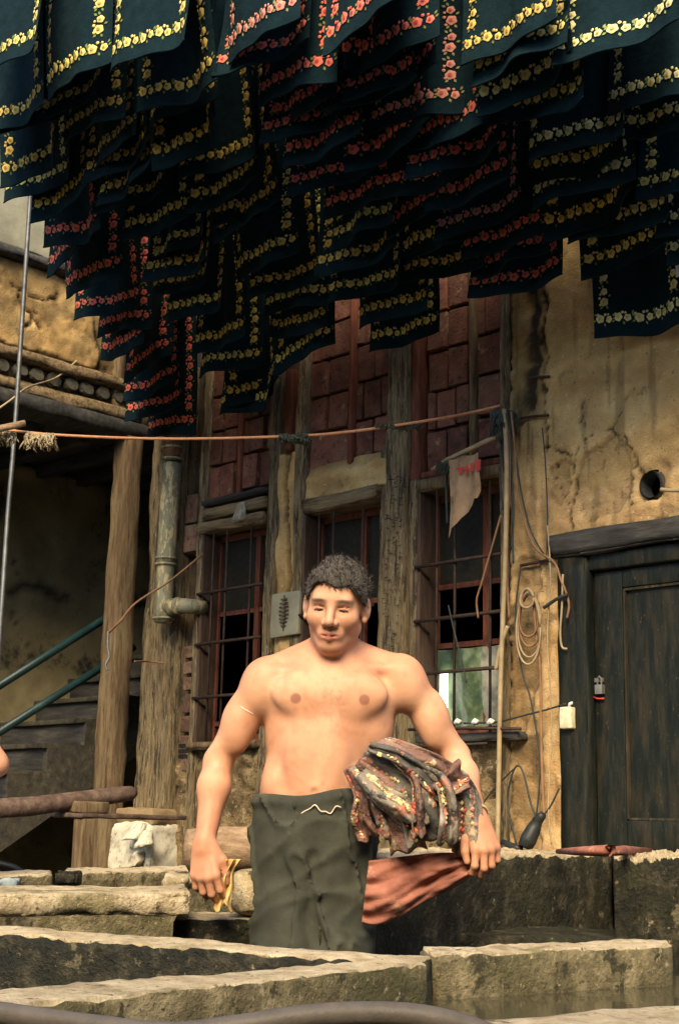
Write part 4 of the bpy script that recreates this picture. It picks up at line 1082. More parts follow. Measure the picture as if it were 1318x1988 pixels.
# ------------------------------------------------------------------ the scarves
SW, SH = .43, .86
def make_scarf(seed):
    rg = random.Random(seed)
    ph = [rg.uniform(0, 6.28) for _ in range(6)]
    am = rg.uniform(.6, 1.6)
    cur = rg.uniform(-.035, .035)
    sidew, lift = rg.uniform(-1, 1), rg.uniform(0, 1) ** 2
    def sf(x, z):
        d = 1 - z / SH
        y = am * (.014 * math.sin(x * 13 + ph[0] + z * 1.5) * (.35 + d) + .008 * math.sin(x * 29 + ph[1] - z * 2) + .010 * math.sin(x * 5 + ph[2] + z * 5) * d) - .05 * d * d * rg0 + .012 * math.sin(z * 6 + ph[4]) - .05 * lift * d ** 2 * max(0, x / SW * 2 * (1 if sidew > 0 else -1)) ** 2
        zz = z + d ** 3 * (.012 * math.sin(x * 9 + ph[3]) + cur * (x / SW) * 2 + .035 * max(0, (x / SW - .28)) * 2 * curl)
        return (x * (1 - .02 * d), y, zz)
    rg0 = rg.uniform(-.6, 1)
    curl = rg.uniform(0, 1.6)
    nx, nz_ = 16, 20
    v, f = [], []
    for i in range(nx + 1):
        for j in range(nz_ + 1):
            v.append(sf(-SW / 2 + SW * i / nx, SH * (j / nz_) ** 1.15))
    for i in range(nx):
        for j in range(nz_): f.append((i * (nz_ + 1) + j, (i + 1) * (nz_ + 1) + j, (i + 1) * (nz_ + 1) + j + 1, i * (nz_ + 1) + j + 1))
    # hem: a rolled edge along the bottom
    hem = [Vector(sf(-SW / 2 + SW * i / 24, .004)) for i in range(25)]
    tv, tf = tube_vf(hem, .004, 5)
    o = len(v); v += tv; f += [tuple(a + o for a in q) for q in tf]
    cloth = mesh('scarf', v, f, M['cloth'])
    # flowers
    mb = MB()
    def put(x, z, r, petals, mi, rot, squash=1.0):
        pts = []
        n = petals * (4 if r > .012 else 2)
        base = len(mb.v)
        c = sf(x, z)
        mb.v.append((c[0], c[1] - .0065, c[2]))
        for k in range(n):
            a = rot + 2 * math.pi * k / n
            rr = r * (.76 + .24 * abs(math.sin(petals * (a - rot) / 2 + .4)))
            xx, zz = x + rr * math.cos(a), z + rr * math.sin(a) * squash
            p = sf(xx, zz)
            mb.v.append((p[0], p[1] - .0035, p[2]))
        for k in range(n): mb.f.append((base, base + 1 + k, base + 1 + (k + 1) % n)); mb.i.append(mi)
    def leaf(x, z, L, ang):
        base = len(mb.v)
        for (a, b) in ((0, 0), (.5, .3), (1, 0), (.5, -.3)):
            xx = x + L * (a * math.cos(ang) - b * math.sin(ang)); zz = z + L * (a * math.sin(ang) + b * math.cos(ang))
            p = sf(xx, zz); mb.v.append((p[0], p[1] - .003, p[2]))
        mb.f.append((base, base + 1, base + 2, base + 3)); mb.i.append(2)
    def cluster(x, z, ang):
        ca, sa = math.cos(ang), math.sin(ang)
        def T(a, b): return x + a * ca - b * sa, z + a * sa + b * ca
        for (a, b, r) in ((-.020, 0, .0185), (.020, -.002, .0150), (-.002, .019, .0065), (.012, .017, .0055), (-.032, .017, .006)):
            q = T(a + rg.uniform(-.002, .002), b + rg.uniform(-.002, .002))
            put(q[0], q[1], r, 5 if r > .012 else 4, 0, rg.uniform(0, 6))
            if r > .01:
                base = len(mb.v); c = sf(*q)
                for k in range(6):
                    a2 = k * 1.047
                    p = sf(q[0] + r * .36 * math.cos(a2), q[1] + r * .36 * math.sin(a2))
                    mb.v.append((p[0], p[1] - .0078, p[2]))
                mb.f.append(tuple(range(base, base + 6))[::-1]); mb.i.append(1)
        for (a, b, an) in ((-.036, -.008, 3.6), (.036, .002, .4), (.0, -.016, -1.2), (-.036, .008, 2.4), (.034, .012, .9)):
            q = T(a, b)
            leaf(q[0], q[1], .016, ang + an)
    nb = 5
    for k in range(nb):
        x = -SW / 2 + .05 + (SW - .10) * k / (nb - 1)
        cluster(x, .075, rg.uniform(-.15, .15))
    for s in (-1, 1):
        zz = .165
        while zz < SH - .05:
            cluster(s * (SW / 2 - .048), zz, math.pi / 2 + rg.uniform(-.1, .1))
            zz += .10
    border = (mb.v[:], mb.f[:], mb.i[:])
    return cloth, border
VAR = [make_scarf(300 + k) for k in range(16)]
BORD = {}
def border_mesh(k, colr):
    if (k, colr) not in BORD:
        v, f, i = VAR[k][1]
        BORD[(k, colr)] = mesh('flower_border', v, f, FL[colr], False, idx=i)
    return BORD[(k, colr)]
# bottom borders as (x, y, colour), each column from the lowest upwards
Rd, Ye, Go, Pa, Pi = 'red', 'yellow', 'gold', 'pale', 'pink'
COLS = [
 [(328, 822, Rd), (310, 782, Rd), (304, 738, Rd), (296, 694, Rd), (238, 662, Rd), (234, 618, Rd), (205, 578, Rd), (175, 528, Rd), (146, 478, Rd), (132, 432, Rd), (118, 368, Go), (68, 340, Ye), (58, 290, Go), (38, 222, Ye), (20, 200, Go), (30, 95, Ye)],
 [(490, 778, Ye), (488, 738, Go), (437, 694, Ye), (416, 642, Go), (390, 592, Ye), (366, 540, Go), (362, 505, Go), (335, 470, Ye), (296, 412, Ye), (270, 372, Go), (258, 338, Go), (240, 300, Go), (214, 270, Go), (176, 218, Go), (150, 182, Go), (140, 122, Ye)],
 [(598, 676, Ye), (580, 620, Go), (566, 572, Ye), (548, 528, Go), (508, 488, Ye), (486, 412, Go), (470, 382, Go), (432, 348, Ye), (416, 290, Go), (356, 250, Go), (344, 190, Go), (334, 150, Go), (302, 82, Ye)],
 [(776, 632, Ye), (772, 592, Go), (722, 548, Ye), (706, 486, Go), (700, 428, Ye), (690, 362, Rd), (662, 330, Rd), (636, 264, Rd), (608, 222, Rd), (590, 186, Rd), (566, 144, Rd), (530, 92, Rd), (498, 42, Pi)],
 [(856, 500, Go), (842, 452, Ye), (826, 396, Rd), (804, 330, Rd), (752, 250, Rd), (712, 150, Rd), (660, 70, Rd)],
 [(1010, 534, Rd), (992, 484, Rd), (974, 440, Rd), (942, 412, Pi), (916, 352, Rd), (902, 288, Rd), (868, 234, Rd), (796, 200, Pi), (776, 138, Rd), (752, 74, Rd), (720, 20, Rd)],
 [(1234, 606, Pa), (1216, 470, Ye), (1192, 412, Pa), (1136, 388, Go), (1122, 342, Pa), (1112, 292, Ye), (1130, 262, Pa), (1052, 196, Ye), (1016, 128, Pa), (1004, 88, Ye), (975, 40, Go)],
 [(1400, 460, Pa), (1378, 400, Pa), (1350, 330, Ye), (1310, 210, Pa), (1270, 160, Pa), (1210, 60, Pa)],
]
COLN = ['first', 'second', 'third', 'fourth', 'fifth', 'sixth', 'seventh', 'eighth']
ORD = ['lowest', 'second', 'third', 'fourth', 'fifth', 'sixth', 'seventh', 'eighth', 'ninth', 'tenth', 'eleventh', 'twelfth', 'thirteenth', 'fourteenth', 'fifteenth', 'sixteenth', 'seventeenth', 'eighteenth']
CNAME = {'red': 'red rose', 'yellow': 'yellow rose', 'gold': 'dull gold rose', 'pale': 'pale cream rose', 'pink': 'light-painted pink rose'}
N0 = np.array([0, 0.35, 1.0])              # the bottoms lie on a plane rising gently towards the court
def scarf_at(px, py):
    d = ray(px, py)
    t_ = (3.05 - CAM[2] - .35 * CAM[1]) / (d[2] + .35 * d[1])
    return CAM + d * t_
used_rows = {}
count = 0
for ci, colm in enumerate(COLS):
    lasty = 1e9
    for ri, (px, py, colr) in enumerate(colm):
        p = scarf_at(px, py)
        yq = min(round(p[1] / .07) * .07, -.14)
        yq = min(yq, lasty - .07) if lasty < 1e8 else yq
        lasty = yq
        p = on_y(px, py, yq)
        k = (ci * 5 + ri * 3 + ri // 3) % len(VAR)
        o = bpy.data.objects.new('scarf', VAR[k][0])
        COL.objects.link(o)
        zr = 3.05 - .35 * yq + .84
        sc_ = float(np.clip((zr - p[2] + .06) / SH, .8, 1.35))
        o.location = (p[0], yq, p[2] - .075)
        o.rotation_euler = (random.uniform(-.03, .03), random.uniform(-.045, .03), random.uniform(-.08, .08))
        o.scale = (random.uniform(.92, 1.03), random.uniform(.8, 1.3), sc_)
        ordn = 'lowest' if ri == 0 else ('topmost' if ri == len(colm) - 1 else ORD[ri] + ' up')
        where = COLN[ci] + ' column from left' if ci < 7 else 'right edge column'
        tag(o, f'black scarf with {CNAME[colr]} border, {ordn} in {where}', 'scarf', 'black floral scarves hung up to dry')
        b = bpy.data.objects.new('flower_border', border_mesh(k, colr))
        COL.objects.link(b)
        b.parent = o
        b['kind'] = 'stuff'
        if ci >= 6 and ri % 3 == 0:
            me = bpy.data.meshes.get('tag_mesh')
            if me is None:
                mbt = MB(); mbt.box((SW / 2 - .020, -.012, .15), (SW / 2 + .004, -.009, .20)); me = mesh('tag_mesh', mbt.v, mbt.f, M['white'], False)
            tg = bpy.data.objects.new('paper_tag', me); COL.objects.link(tg); tg.parent = o
        count += 1

# ------------------------------------------------------------------ people: distance fields meshed as one continuous skin
class Field:
    def __init__(s, lo, hi, h, fine=None):
        """grid of step h; fine = per axis (from, to, step) for a denser stretch"""
        s.ax = []
        for k in range(3):
            if fine is None or fine[k] is None:
                a = np.arange(lo[k], hi[k] + h, h)
            else:
                f0, f1, fh = fine[k]
                a = np.concatenate([np.arange(lo[k], f0 - h * .5, h), np.arange(f0, f1, fh), np.arange(f1, hi[k] + h, h)])
            s.ax.append(a.astype(np.float32))
        s.n = np.array([len(a) for a in s.ax])
        s.v = np.full(s.n, 9.0, np.float32)
    def sl(s, lo, hi, pad):
        r = []
        for k in range(3):
            a = int(np.searchsorted(s.ax[k], lo[k] - pad)); b = int(np.searchsorted(s.ax[k], hi[k] + pad))
            r.append(slice(max(0, a - 1), min(int(s.n[k]), max(a, b) + 1)))
        return tuple(r)
    def pts(s, S_):
        return np.meshgrid(s.ax[0][S_[0]], s.ax[1][S_[1]], s.ax[2][S_[2]], indexing='ij')
    def _comb(s, S_, d, k, sub):
        a = s.v[S_]
        if a.size == 0: return
        if sub:
            d = -d
            h = np.clip(.5 - .5 * (d - a) / max(k, 1e-5) * -1, 0, 1) if False else np.clip(.5 + .5 * (d - a) / max(k, 1e-5), 0, 1)
            s.v[S_] = a * (1 - h) + d * h + k * h * (1 - h)
        else:
            h = np.clip(.5 + .5 * (a - d) / max(k, 1e-5), 0, 1)
            s.v[S_] = a * (1 - h) + d * h - k * h * (1 - h)
    def cone(s, a, b, ra, rb, k=.02, sub=False):
        a, b = np.array(a, float), np.array(b, float)
        R_ = max(ra, rb)
        S_ = s.sl(np.minimum(a, b) - R_, np.maximum(a, b) + R_, k + .03)
        X, Y_, Z = s.pts(S_)
        ab = b - a
        L2 = float(ab @ ab) + 1e-9
        t_ = np.clip(((X - a[0]) * ab[0] + (Y_ - a[1]) * ab[1] + (Z - a[2]) * ab[2]) / L2, 0, 1)
        d = np.sqrt((X - a[0] - t_ * ab[0]) ** 2 + (Y_ - a[1] - t_ * ab[1]) ** 2 + (Z - a[2] - t_ * ab[2]) ** 2) - (ra + (rb - ra) * t_)
        s._comb(S_, d.astype(np.float32), k, sub)
    def ell(s, c, r, k=.03, sub=False, rot=None):
        c, r = np.array(c, float), np.array(r, float)
        R_ = r.max() if rot is not None else r
        S_ = s.sl(c - R_, c + R_, k + .03)
        X, Y_, Z = s.pts(S_)
        X, Y_, Z = X - c[0], Y_ - c[1], Z - c[2]
        if rot is not None:
            q = np.array(rot).T
            X, Y_, Z = q[0, 0] * X + q[0, 1] * Y_ + q[0, 2] * Z, q[1, 0] * X + q[1, 1] * Y_ + q[1, 2] * Z, q[2, 0] * X + q[2, 1] * Y_ + q[2, 2] * Z
        k0 = np.sqrt((X / r[0]) ** 2 + (Y_ / r[1]) ** 2 + (Z / r[2]) ** 2)
        k1 = np.sqrt((X / r[0] ** 2) ** 2 + (Y_ / r[1] ** 2) ** 2 + (Z / r[2] ** 2) ** 2)
        d = k0 * (k0 - 1) / np.maximum(k1, 1e-6)
        s._comb(S_, d.astype(np.float32), k, sub)
    def nets(s):
        v = s.v
        n = v.shape
        neg = v < 0
        cs = np.zeros((n[0] - 1, n[1] - 1, n[2] - 1), np.int8)
        for a in (0, 1):
            for b in (0, 1):
                for c in (0, 1): cs += neg[a:n[0] - 1 + a, b:n[1] - 1 + b, c:n[2] - 1 + c]
        act = (cs > 0) & (cs < 8)
        I, J, K = np.nonzero(act)
        idx = np.full(act.shape, -1, np.int64)
        idx[I, J, K] = np.arange(len(I))
        acc = np.zeros((len(I), 3)); cnt = np.zeros(len(I))
        E_ = [((0, 0, 0), (1, 0, 0)), ((0, 1, 0), (1, 1, 0)), ((0, 0, 1), (1, 0, 1)), ((0, 1, 1), (1, 1, 1)), ((0, 0, 0), (0, 1, 0)), ((1, 0, 0), (1, 1, 0)), ((0, 0, 1), (0, 1, 1)), ((1, 0, 1), (1, 1, 1)),
              ((0, 0, 0), (0, 0, 1)), ((1, 0, 0), (1, 0, 1)), ((0, 1, 0), (0, 1, 1)), ((1, 1, 0), (1, 1, 1))]
        for p, q in E_:
            va = v[I + p[0], J + p[1], K + p[2]]; vb = v[I + q[0], J + q[1], K + q[2]]
            m = (va < 0) != (vb < 0)
            t_ = np.where(m, va / np.where(m, va - vb, 1), 0)
            for ax in range(3): acc[:, ax] += np.where(m, p[ax] + t_ * (q[ax] - p[ax]), 0)
            cnt += m
        fr = acc / cnt[:, None]
        V = np.stack([s.ax[d_][ii] * (1 - fr[:, d_]) + s.ax[d_][ii + 1] * fr[:, d_] for d_, ii in enumerate((I, J, K))], 1)
        Fs = []
        for ax in range(3):
            a_, b_ = [(1, 2), (2, 0), (0, 1)][ax]
            sl0 = [slice(None)] * 3; sl1 = [slice(None)] * 3
            sl0[ax] = slice(0, n[ax] - 1); sl1[ax] = slice(1, n[ax])
            x0, x1 = neg[tuple(sl0)], neg[tuple(sl1)]
            ch = np.stack(np.nonzero(x0 != x1), 1)
            ok = (ch[:, a_] > 0) & (ch[:, b_] > 0) & (ch[:, a_] < n[a_] - 1) & (ch[:, b_] < n[b_] - 1)
            ch = ch[ok]
            def cell(da, db):
                c = ch.copy(); c[:, a_] += da; c[:, b_] += db
                return idx[c[:, 0], c[:, 1], c[:, 2]]
            q = np.stack([cell(-1, -1), cell(0, -1), cell(0, 0), cell(-1, 0)], 1)
            fl = x0[ch[:, 0], ch[:, 1], ch[:, 2]]
            q[~fl] = q[~fl][:, ::-1]
            Fs.append(q)
        return V, np.concatenate(Fs)

def fast_mesh(name, V, Q, mats, col=None):
    me = bpy.data.meshes.new(name)
    me.vertices.add(len(V)); me.vertices.foreach_set('co', V.astype(np.float32).ravel())
    me.loops.add(len(Q) * 4); me.loops.foreach_set('vertex_index', Q.astype(np.int32).ravel())
    me.polygons.add(len(Q)); me.polygons.foreach_set('loop_start', np.arange(0, len(Q) * 4, 4, dtype=np.int32))
    me.update(calc_edges=True)
    me.polygons.foreach_set('use_smooth', np.ones(len(Q), bool))
    for m in mats: me.materials.append(m)
    if col is not None:
        a = me.color_attributes.new('Col', 'FLOAT_COLOR', 'POINT')
        c = np.ones((len(V), 4), np.float32); c[:, :3] = col
        a.data.foreach_set('color', c.ravel())
    me.validate()
    return me

PD = 3.85
def PL(px, py, dd=0.0, ref=640):
    """a point of the man, in his own frame: x to the picture's right, y away from the camera, z up"""
    q = on_d(px, py, PD + dd) - CAM
    lat0 = (ref - 659) / F_PX * PD
    return np.array([q @ RGT - lat0, q @ FWD - PD, q[2] + CAM[2]])

def hand(fd, wrist, Rm, curl, spread=1.0, side=1, thumb_in=0.0):
    """hand hanging down -z from the wrist, back of the hand facing -y; side = +1: thumb towards +x"""
    def T(x, y, z): return np.array(wrist) + Rm @ np.array([x * side, y, z])
    kn = [(.031, -.002, -.088), (.010, -.006, -.093), (-.011, -.004, -.089), (-.030, .002, -.080)]
    for (x, y, z) in kn:
        fd.cone(T(x * .62, 0, -.012), T(x, y, z), .0165, .0125, .012)
    fd.ell(T(0, .006, -.05), (.034, .016, .042), .012, rot=Rm)
    ln = [(.040, .024, .019), (.044, .028, .020), (.040, .026, .019), (.032, .019, .017)]
    for q, (b, L) in enumerate(zip(kn, ln)):
        ang = 0
        p = np.array(b)
        for j in range(3):
            ang += math.radians(curl[j] + q * 3)
            sx = (1.5 - q) * .09 * spread
            d = np.array([sx * math.cos(ang), math.sin(ang), -math.cos(ang)])
            d /= np.linalg.norm(d)
            e = p + d * L[j]
            r0, r1 = (.0098, .0092, .0084, .0074)[j:j + 2]
            fd.cone(T(*p), T(*e), r0, r1, .004 if j else .007)
            p = e
    a = np.array([.024, .004, -.022]); b = np.array([.046, .010 + thumb_in * .4, -.050]); c = np.array([.050 - thumb_in * .3, .020 + thumb_in, -.080]); e = np.array([.046 - thumb_in * .6, .03 + thumb_in * 1.4, -.102])
    fd.cone(T(*a), T(*b), .016, .013, .012); fd.cone(T(*b), T(*c), .0125, .011, .006); fd.cone(T(*c), T(*e), .0108, .009, .004)

def build_person(j, h, face=True):
    lo = np.array([-.62, -.30, -.01]); hi = np.array([.62, .34, 1.80])
    HR = j['head_rot']
    hc = j['head']
    fd = Field(lo, hi, h, ((hc[0] - .105, hc[0] + .105, .0026), (hc[1] - .13, hc[1] + .03, .0026), (hc[2] - .13, hc[2] + .12, .0026)) if face else None)
    def T(x, y, z): return hc + HR @ np.array([x, y, z])
    # trunk
    ch, wa, pe = j['chest'], j['waist'], j['pelvis']
    sh = [j['shL'], j['shR']]
    fd.ell(ch + (0, .015, 0), (.155, .105, .19), .04)
    fd.ell(ch + (0, .03, .10), (.165, .085, .095), .05)
    fd.ell(wa + (0, .01, 0), (.124, .092, .15), .05)
    fd.ell(pe, (.150, .105, .12), .05)
    for s in (-1, 1):
        fd.ell(ch + (s * .070, -.064, .056), (.082, .032, .056), .035)            # pectorals
        fd.ell(ch + (s * .125, .03, .0), (.048, .07, .13), .04)                  # latissimus
        fd.ell(wa + (s * .035, -.070, .035), (.036, .022, .085), .04)             # abdominals
        fd.ell(wa + (s * .105, .0, -.035), (.035, .065, .06), .035)
    nb = j['neck']
    fd.cone(T(0, .022, -.06), nb + (0, .012, .0), .057, .062, .03)
    fd.cone(nb + (0, .03, -.02), nb + (0, .03, -.06), .075, .09, .04)
    for s, S_ in zip((-1, 1), sh):
        fd.cone(nb + (s * .028, .04, .035), S_ + (-s * .02, .012, .030), .035, .034, .045)      # trapezius
        fd.cone(nb + (s * .025, -.045, -.028), S_ + (-s * .03, -.030, .022), .0145, .0145, .014)  # collar bone
        fd.cone(nb + (s * .030, -.022, .06), nb + (s * .012, -.052, -.022), .014, .011, .02)    # neck muscle
    fd.cone(ch + (0, -.125, .09), wa + (0, -.110, -.02), .010, .006, .02, sub=True)             # midline
    fd.ell(wa + (0, -.104, -.055), (.008, .014, .010), .010, sub=True)                          # navel
    # arms
    for S_, E_, W_, s in ((j['shL'], j['elL'], j['wrL'], -1), (j['shR'], j['elR'], j['wrR'], 1)):
        fd.ell(S_ + (s * .004, .0, -.018), (.054, .057, .072), .035)
        m1 = S_ * .5 + E_ * .5
        fd.cone(S_, m1, .047, .043, .03); fd.cone(m1, E_, .043, .036, .02)
        fd.ell(S_ * .45 + E_ * .55 + (0, -.016, 0), (.036, .034, .075), .03)
        m2 = E_ * .68 + W_ * .32
        fd.cone(E_, m2, .037, .040, .02); fd.cone(m2, W_, .039, .026, .03)
        fd.cone(W_, W_ + (W_ - E_) / np.linalg.norm(W_ - E_) * .02, .027, .024, .012)
    hand(fd, j['wrL'], j['hRL'], j['curlL'], side=1)
    hand(fd, j['wrR'], j['hRR'], j['curlR'], side=-1)
    # legs and feet
    for hp, kn, an, s in ((j['hipL'], j['knL'], j['anL'], -1), (j['hipR'], j['knR'], j['anR'], 1)):
        fd.cone(hp, kn, .078, .050, .04); fd.cone(kn, kn * .65 + an * .35 + (0, .015, 0), .050, .050, .02); fd.cone(kn * .65 + an * .35 + (0, .015, 0), an, .049, .034, .02)
        fd.cone(an + (0, .03, -.04), an + (s * .02, -.13, -.055), .034, .026, .03)
        for q in range(5): fd.cone(an + (s * (.02 + (q - 2) * .016), -.13, -.058), an + (s * (.024 + (q - 2) * .019), -.185 + abs(q - 1) * .008, -.062), .013, .010, .006)
    # head
    fd.ell(T(0, .012, .035), (.076, .096, .084), .02, rot=HR)
    fd.ell(T(0, -.022, -.036), (.058, .066, .078), .04, rot=HR)
    fd.ell(T(0, -.066, -.094), (.026, .020, .018), .02, rot=HR)
    for s in (-1, 1):
        fd.cone(T(s * .048, .005, -.054), T(s * .012, -.062, -.098), .018, .017, .025)
        fd.ell(T(s * .042, -.056, -.026), (.024, .022, .022), .03, rot=HR)
    if face:
        fd.cone(T(-.036, -.070, .022), T(.036, -.070, .022), .0140, .0140, .02)
        for s in (-1, 1): fd.ell(T(s * .033, -.095, .000), (.0195, .0145, .0125), .014, sub=True, rot=HR)
        for s in (-1, 1):
            fd.ell(T(s * .0325, -.0670, .000), (.0165, .0145, .0130), .005, rot=HR)                   # lids over the eyeball
            fd.ell(T(s * .0325, -.0815, -.0030), (.0118, .0100, .0026), .0015, sub=True, rot=HR)      # the narrow opening of lowered eyes
            fd.cone(T(s * .021, -.080, .0075), T(s * .044, -.075, .0065), .0016, .0016, .003, sub=True) # fold of the upper lid
        fd.cone(T(0, -.083, .010), T(0, -.107, -.030), .0085, .0125, .010)
        for s in (-1, 1):
            fd.ell(T(s * .0135, -.094, -.035), (.0095, .012, .0095), .006, rot=HR)
            fd.ell(T(s * .007, -.103, -.043), (.004, .006, .004), .003, sub=True, rot=HR)
        fd.ell(T(0, -.075, -.066), (.034, .020, .022), .012, rot=HR)
        fd.cone(T(-.021, -.086, -.0645), T(0, -.0935, -.0615), .0040, .0062, .004); fd.cone(T(.021, -.086, -.0645), T(0, -.0935, -.0615), .0040, .0062, .004)
        fd.cone(T(-.019, -.086, -.0725), T(.0, -.0925, -.0745), .0042, .0072, .004); fd.cone(T(.019, -.086, -.0725), T(.0, -.0925, -.0745), .0042, .0072, .004)
        fd.cone(T(-.024, -.0925, -.0682), T(.024, -.0925, -.0682), .0022, .0022, .003, sub=True)
    for s in (-1, 1):
        fd.ell(T(s * .081, .008, -.004), (.0095, .022, .033), .007, rot=HR @ np.array(Matrix.Rotation(s * -.35, 3, 'Z')))
        fd.ell(T(s * .0905, .002, .002), (.005, .011, .017), .004, sub=True, rot=HR)
        fd.ell(T(s * .080, -.004, -.032), (.007, .009, .009), .005, rot=HR)
    V, Q = fd.nets()
    # colour of the skin by place: lips, brows, stubble, nipples, ruddier hands and face
    q = (V - hc) @ HR
    base = np.array([.59, .325, .20])
    col = np.tile(base, (len(V), 1))
    def paint(m, c): col[:] = col * (1 - m[:, None]) + np.array(c) * m[:, None]
    n = fbm(V * 9, 3, 5)
    paint(np.clip(.22 + .45 * n, 0, .5), (.48, .235, .135))
    n5 = fbm(V * 38, 3, 15)
    paint(np.clip(n5 * .35, 0, .3), (.36, .15, .08))
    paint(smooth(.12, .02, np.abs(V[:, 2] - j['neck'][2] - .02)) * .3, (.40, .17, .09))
    for w_ in (j['wrL'], j['wrR']):
        paint(smooth(.26, .10, np.linalg.norm(V - (w_ + (0, 0, -.06)), axis=1)) * .55, (.40, .165, .09))
    fc = smooth(-.13, -.09, q[:, 2]) * smooth(.02, -.04, q[:, 1]) * (np.linalg.norm(q, axis=1) < .2)
    paint(fc * .5, (.50, .25, .15))
    if face:
        paint(fc * smooth(-.03, -.055, q[:, 2]) * smooth(.5, .2, np.abs(n)) * .12, (.16, .10, .075))
        lips = np.exp(-((q[:, 2] + .068) / .0095) ** 4 - (q[:, 0] / .023) ** 4) * smooth(-.078, -.086, q[:, 1])
        paint(lips * .75, (.33, .10, .075))
        for s in (-1, 1):
            br = np.exp(-((q[:, 2] - .024 + np.abs(np.abs(q[:, 0]) - .03) * .12) / .0055) ** 4 - ((q[:, 0] - s * .034) / .022) ** 4) * smooth(-.05, -.065, q[:, 1])
            paint(br * .9, (.025, .018, .014))
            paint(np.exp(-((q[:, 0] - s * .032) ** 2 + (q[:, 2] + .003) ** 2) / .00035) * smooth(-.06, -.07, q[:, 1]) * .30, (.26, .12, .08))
    for s in (-1, 1):
        c_ = j['chest'] + (s * .090, -.10, .040)
        paint(smooth(.017, .011, np.hypot(V[:, 0] - c_[0], V[:, 2] - c_[2])) * (V[:, 1] < j['chest'][1] - .02) * .8, (.24, .10, .065))
    cm = ((V[:, 0] - j['chest'][0]) / .045) ** 2 + ((V[:, 2] - j['chest'][2] - .03) / .07) ** 2
    paint(np.exp(-cm) * (V[:, 1] < j['chest'][1] - .05) * np.clip(fbm(V * 120, 2, 25) + .1, 0, 1) * .35, (.12, .07, .05))
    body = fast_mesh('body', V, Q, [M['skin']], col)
    # trousers
    ft = Field((-.36, -.24, .02), (.36, .26, 1.16), max(h, .006))
    ft.ell(pe, (.158, .120, .135), .04)
    ft.ell(wa + (0, .01, -.06), (.150, .110, .12), .05)
    for hp, kn, an, s in ((j['hipL'], j['knL'], j['anL'], -1), (j['hipR'], j['knR'], j['anR'], 1)):
        ft.cone(hp, kn, .088, .076, .06); ft.cone(kn, an, .082, .068, .03)
    ft.cone(pe + (0, -.01, -.05), (j['knL'] + j['knR']) / 2 + (0, 0, .04), .105, .095, .10)
    ft.cone(pe + (0, -.135, -.10), (j['knL'] + j['knR']) / 2 + (0, -.115, 0), .010, .022, .035, sub=True)
    X, Y_, Z = np.meshgrid(*ft.ax, indexing='ij')
    near = np.abs(ft.v) < .05
    pp_ = np.stack([X[near], Y_[near], Z[near]], -1).astype(np.float64)
    fold = fbm(np.stack([pp_[:, 0] * 7 + pp_[:, 2] * 4, pp_[:, 1] * 7, pp_[:, 2] * 11 - pp_[:, 0] * 6], -1), 3, 91)
    fold2 = 1 - np.abs(fbm(np.stack([pp_[:, 0] * 5 - pp_[:, 2] * 5, pp_[:, 1] * 5, pp_[:, 2] * 9], -1), 2, 97)) * 2
    fold3 = np.clip(1 - np.abs(fbm(np.stack([pp_[:, 0] * 11 + pp_[:, 2] * 3, pp_[:, 1] * 11, pp_[:, 2] * 3.5], -1), 3, 103)) * 3.2, 0, 1)
    ft.v[near] += (-fold * .006 - np.clip(fold2, 0, 1) ** 2 * .007 - fold3 ** 2 * .013).astype(np.float32)
    zw = wa[2] - .052 + .012 * np.sin(X * 9) + .005 * np.sin(X * 31)
    waistband = np.clip(1 - np.abs(Z - zw + .02) / .02, 0, 1)
    ft.v = np.maximum(ft.v - (waistband * .007).astype(np.float32), (Z - zw).astype(np.float32))
    ft.v = np.maximum(ft.v, (.07 - Z).astype(np.float32))
    V, Q = ft.nets()
    trousers = fast_mesh('trousers', V, Q, [M['trousers']])
    # hair
    fh = Field(hc - .17, hc + .18, .0045)
    fh.ell(T(0, .014, .040), (.0875, .108, .096), .01, rot=HR)
    X, Y_, Z = np.meshgrid(*fh.ax, indexing='ij')
    L_ = np.stack([X, Y_, Z], -1).astype(np.float64)
    q = (L_ - hc) @ HR
    n = fbm(L_ * np.array([60, 60, 26]), 3, 99)
    n2 = fbm(L_ * 24, 2, 98)
    fh.v += (-.0065 * n - .006 * n2).astype(np.float32)
    line = np.where(q[..., 1] < -.01, .062 + .10 * np.clip(-q[..., 1] - .055, -.2, .1) - 1.6 * np.clip(np.abs(q[..., 0]) - .050, 0, .1), np.where(q[..., 1] < .035, -.005, -.055)) + .010 * n2 + .004 * n
    fh.v = np.maximum(fh.v, (line - q[..., 2]).astype(np.float32) * .7)
    V, Q = fh.nets()
    rgh = np.random.default_rng(4)
    cen = hc + HR @ np.array([0, .014, .02])
    pick = rgh.integers(0, len(V), 4200)
    hv, hq = [], []
    for a in pick:
        p = V[a]; nn = p - cen; nn = nn / np.linalg.norm(nn)
        tdir = np.cross(nn, rgh.normal(size=3)); tdir /= np.linalg.norm(tdir) + 1e-9
        fw = HR @ np.array([.25, -.75, .15]) if nn[2] > .2 else HR @ np.array([0, -.2, -1.0])
        dr_ = nn * .28 + fw * .7 + rgh.normal(size=3) * .35; dr_ /= np.linalg.norm(dr_)
        L_h = rgh.uniform(.006, .015)
        w_h = np.cross(dr_, nn); w_h = w_h / (np.linalg.norm(w_h) + 1e-9) * .0011
        b0 = len(V) + len(hv)
        hv += [p - nn * .003 - w_h, p - nn * .003 + w_h, p + dr_ * L_h + w_h * .3, p + dr_ * L_h - w_h * .3]
        hq.append((b0, b0 + 1, b0 + 2, b0 + 3))
    V = np.concatenate([V, np.array(hv)]); Q = np.concatenate([Q, np.array(hq)])
    hair = fast_mesh('hair', V, Q, [M['hair']])
    return body, trousers, hair, T

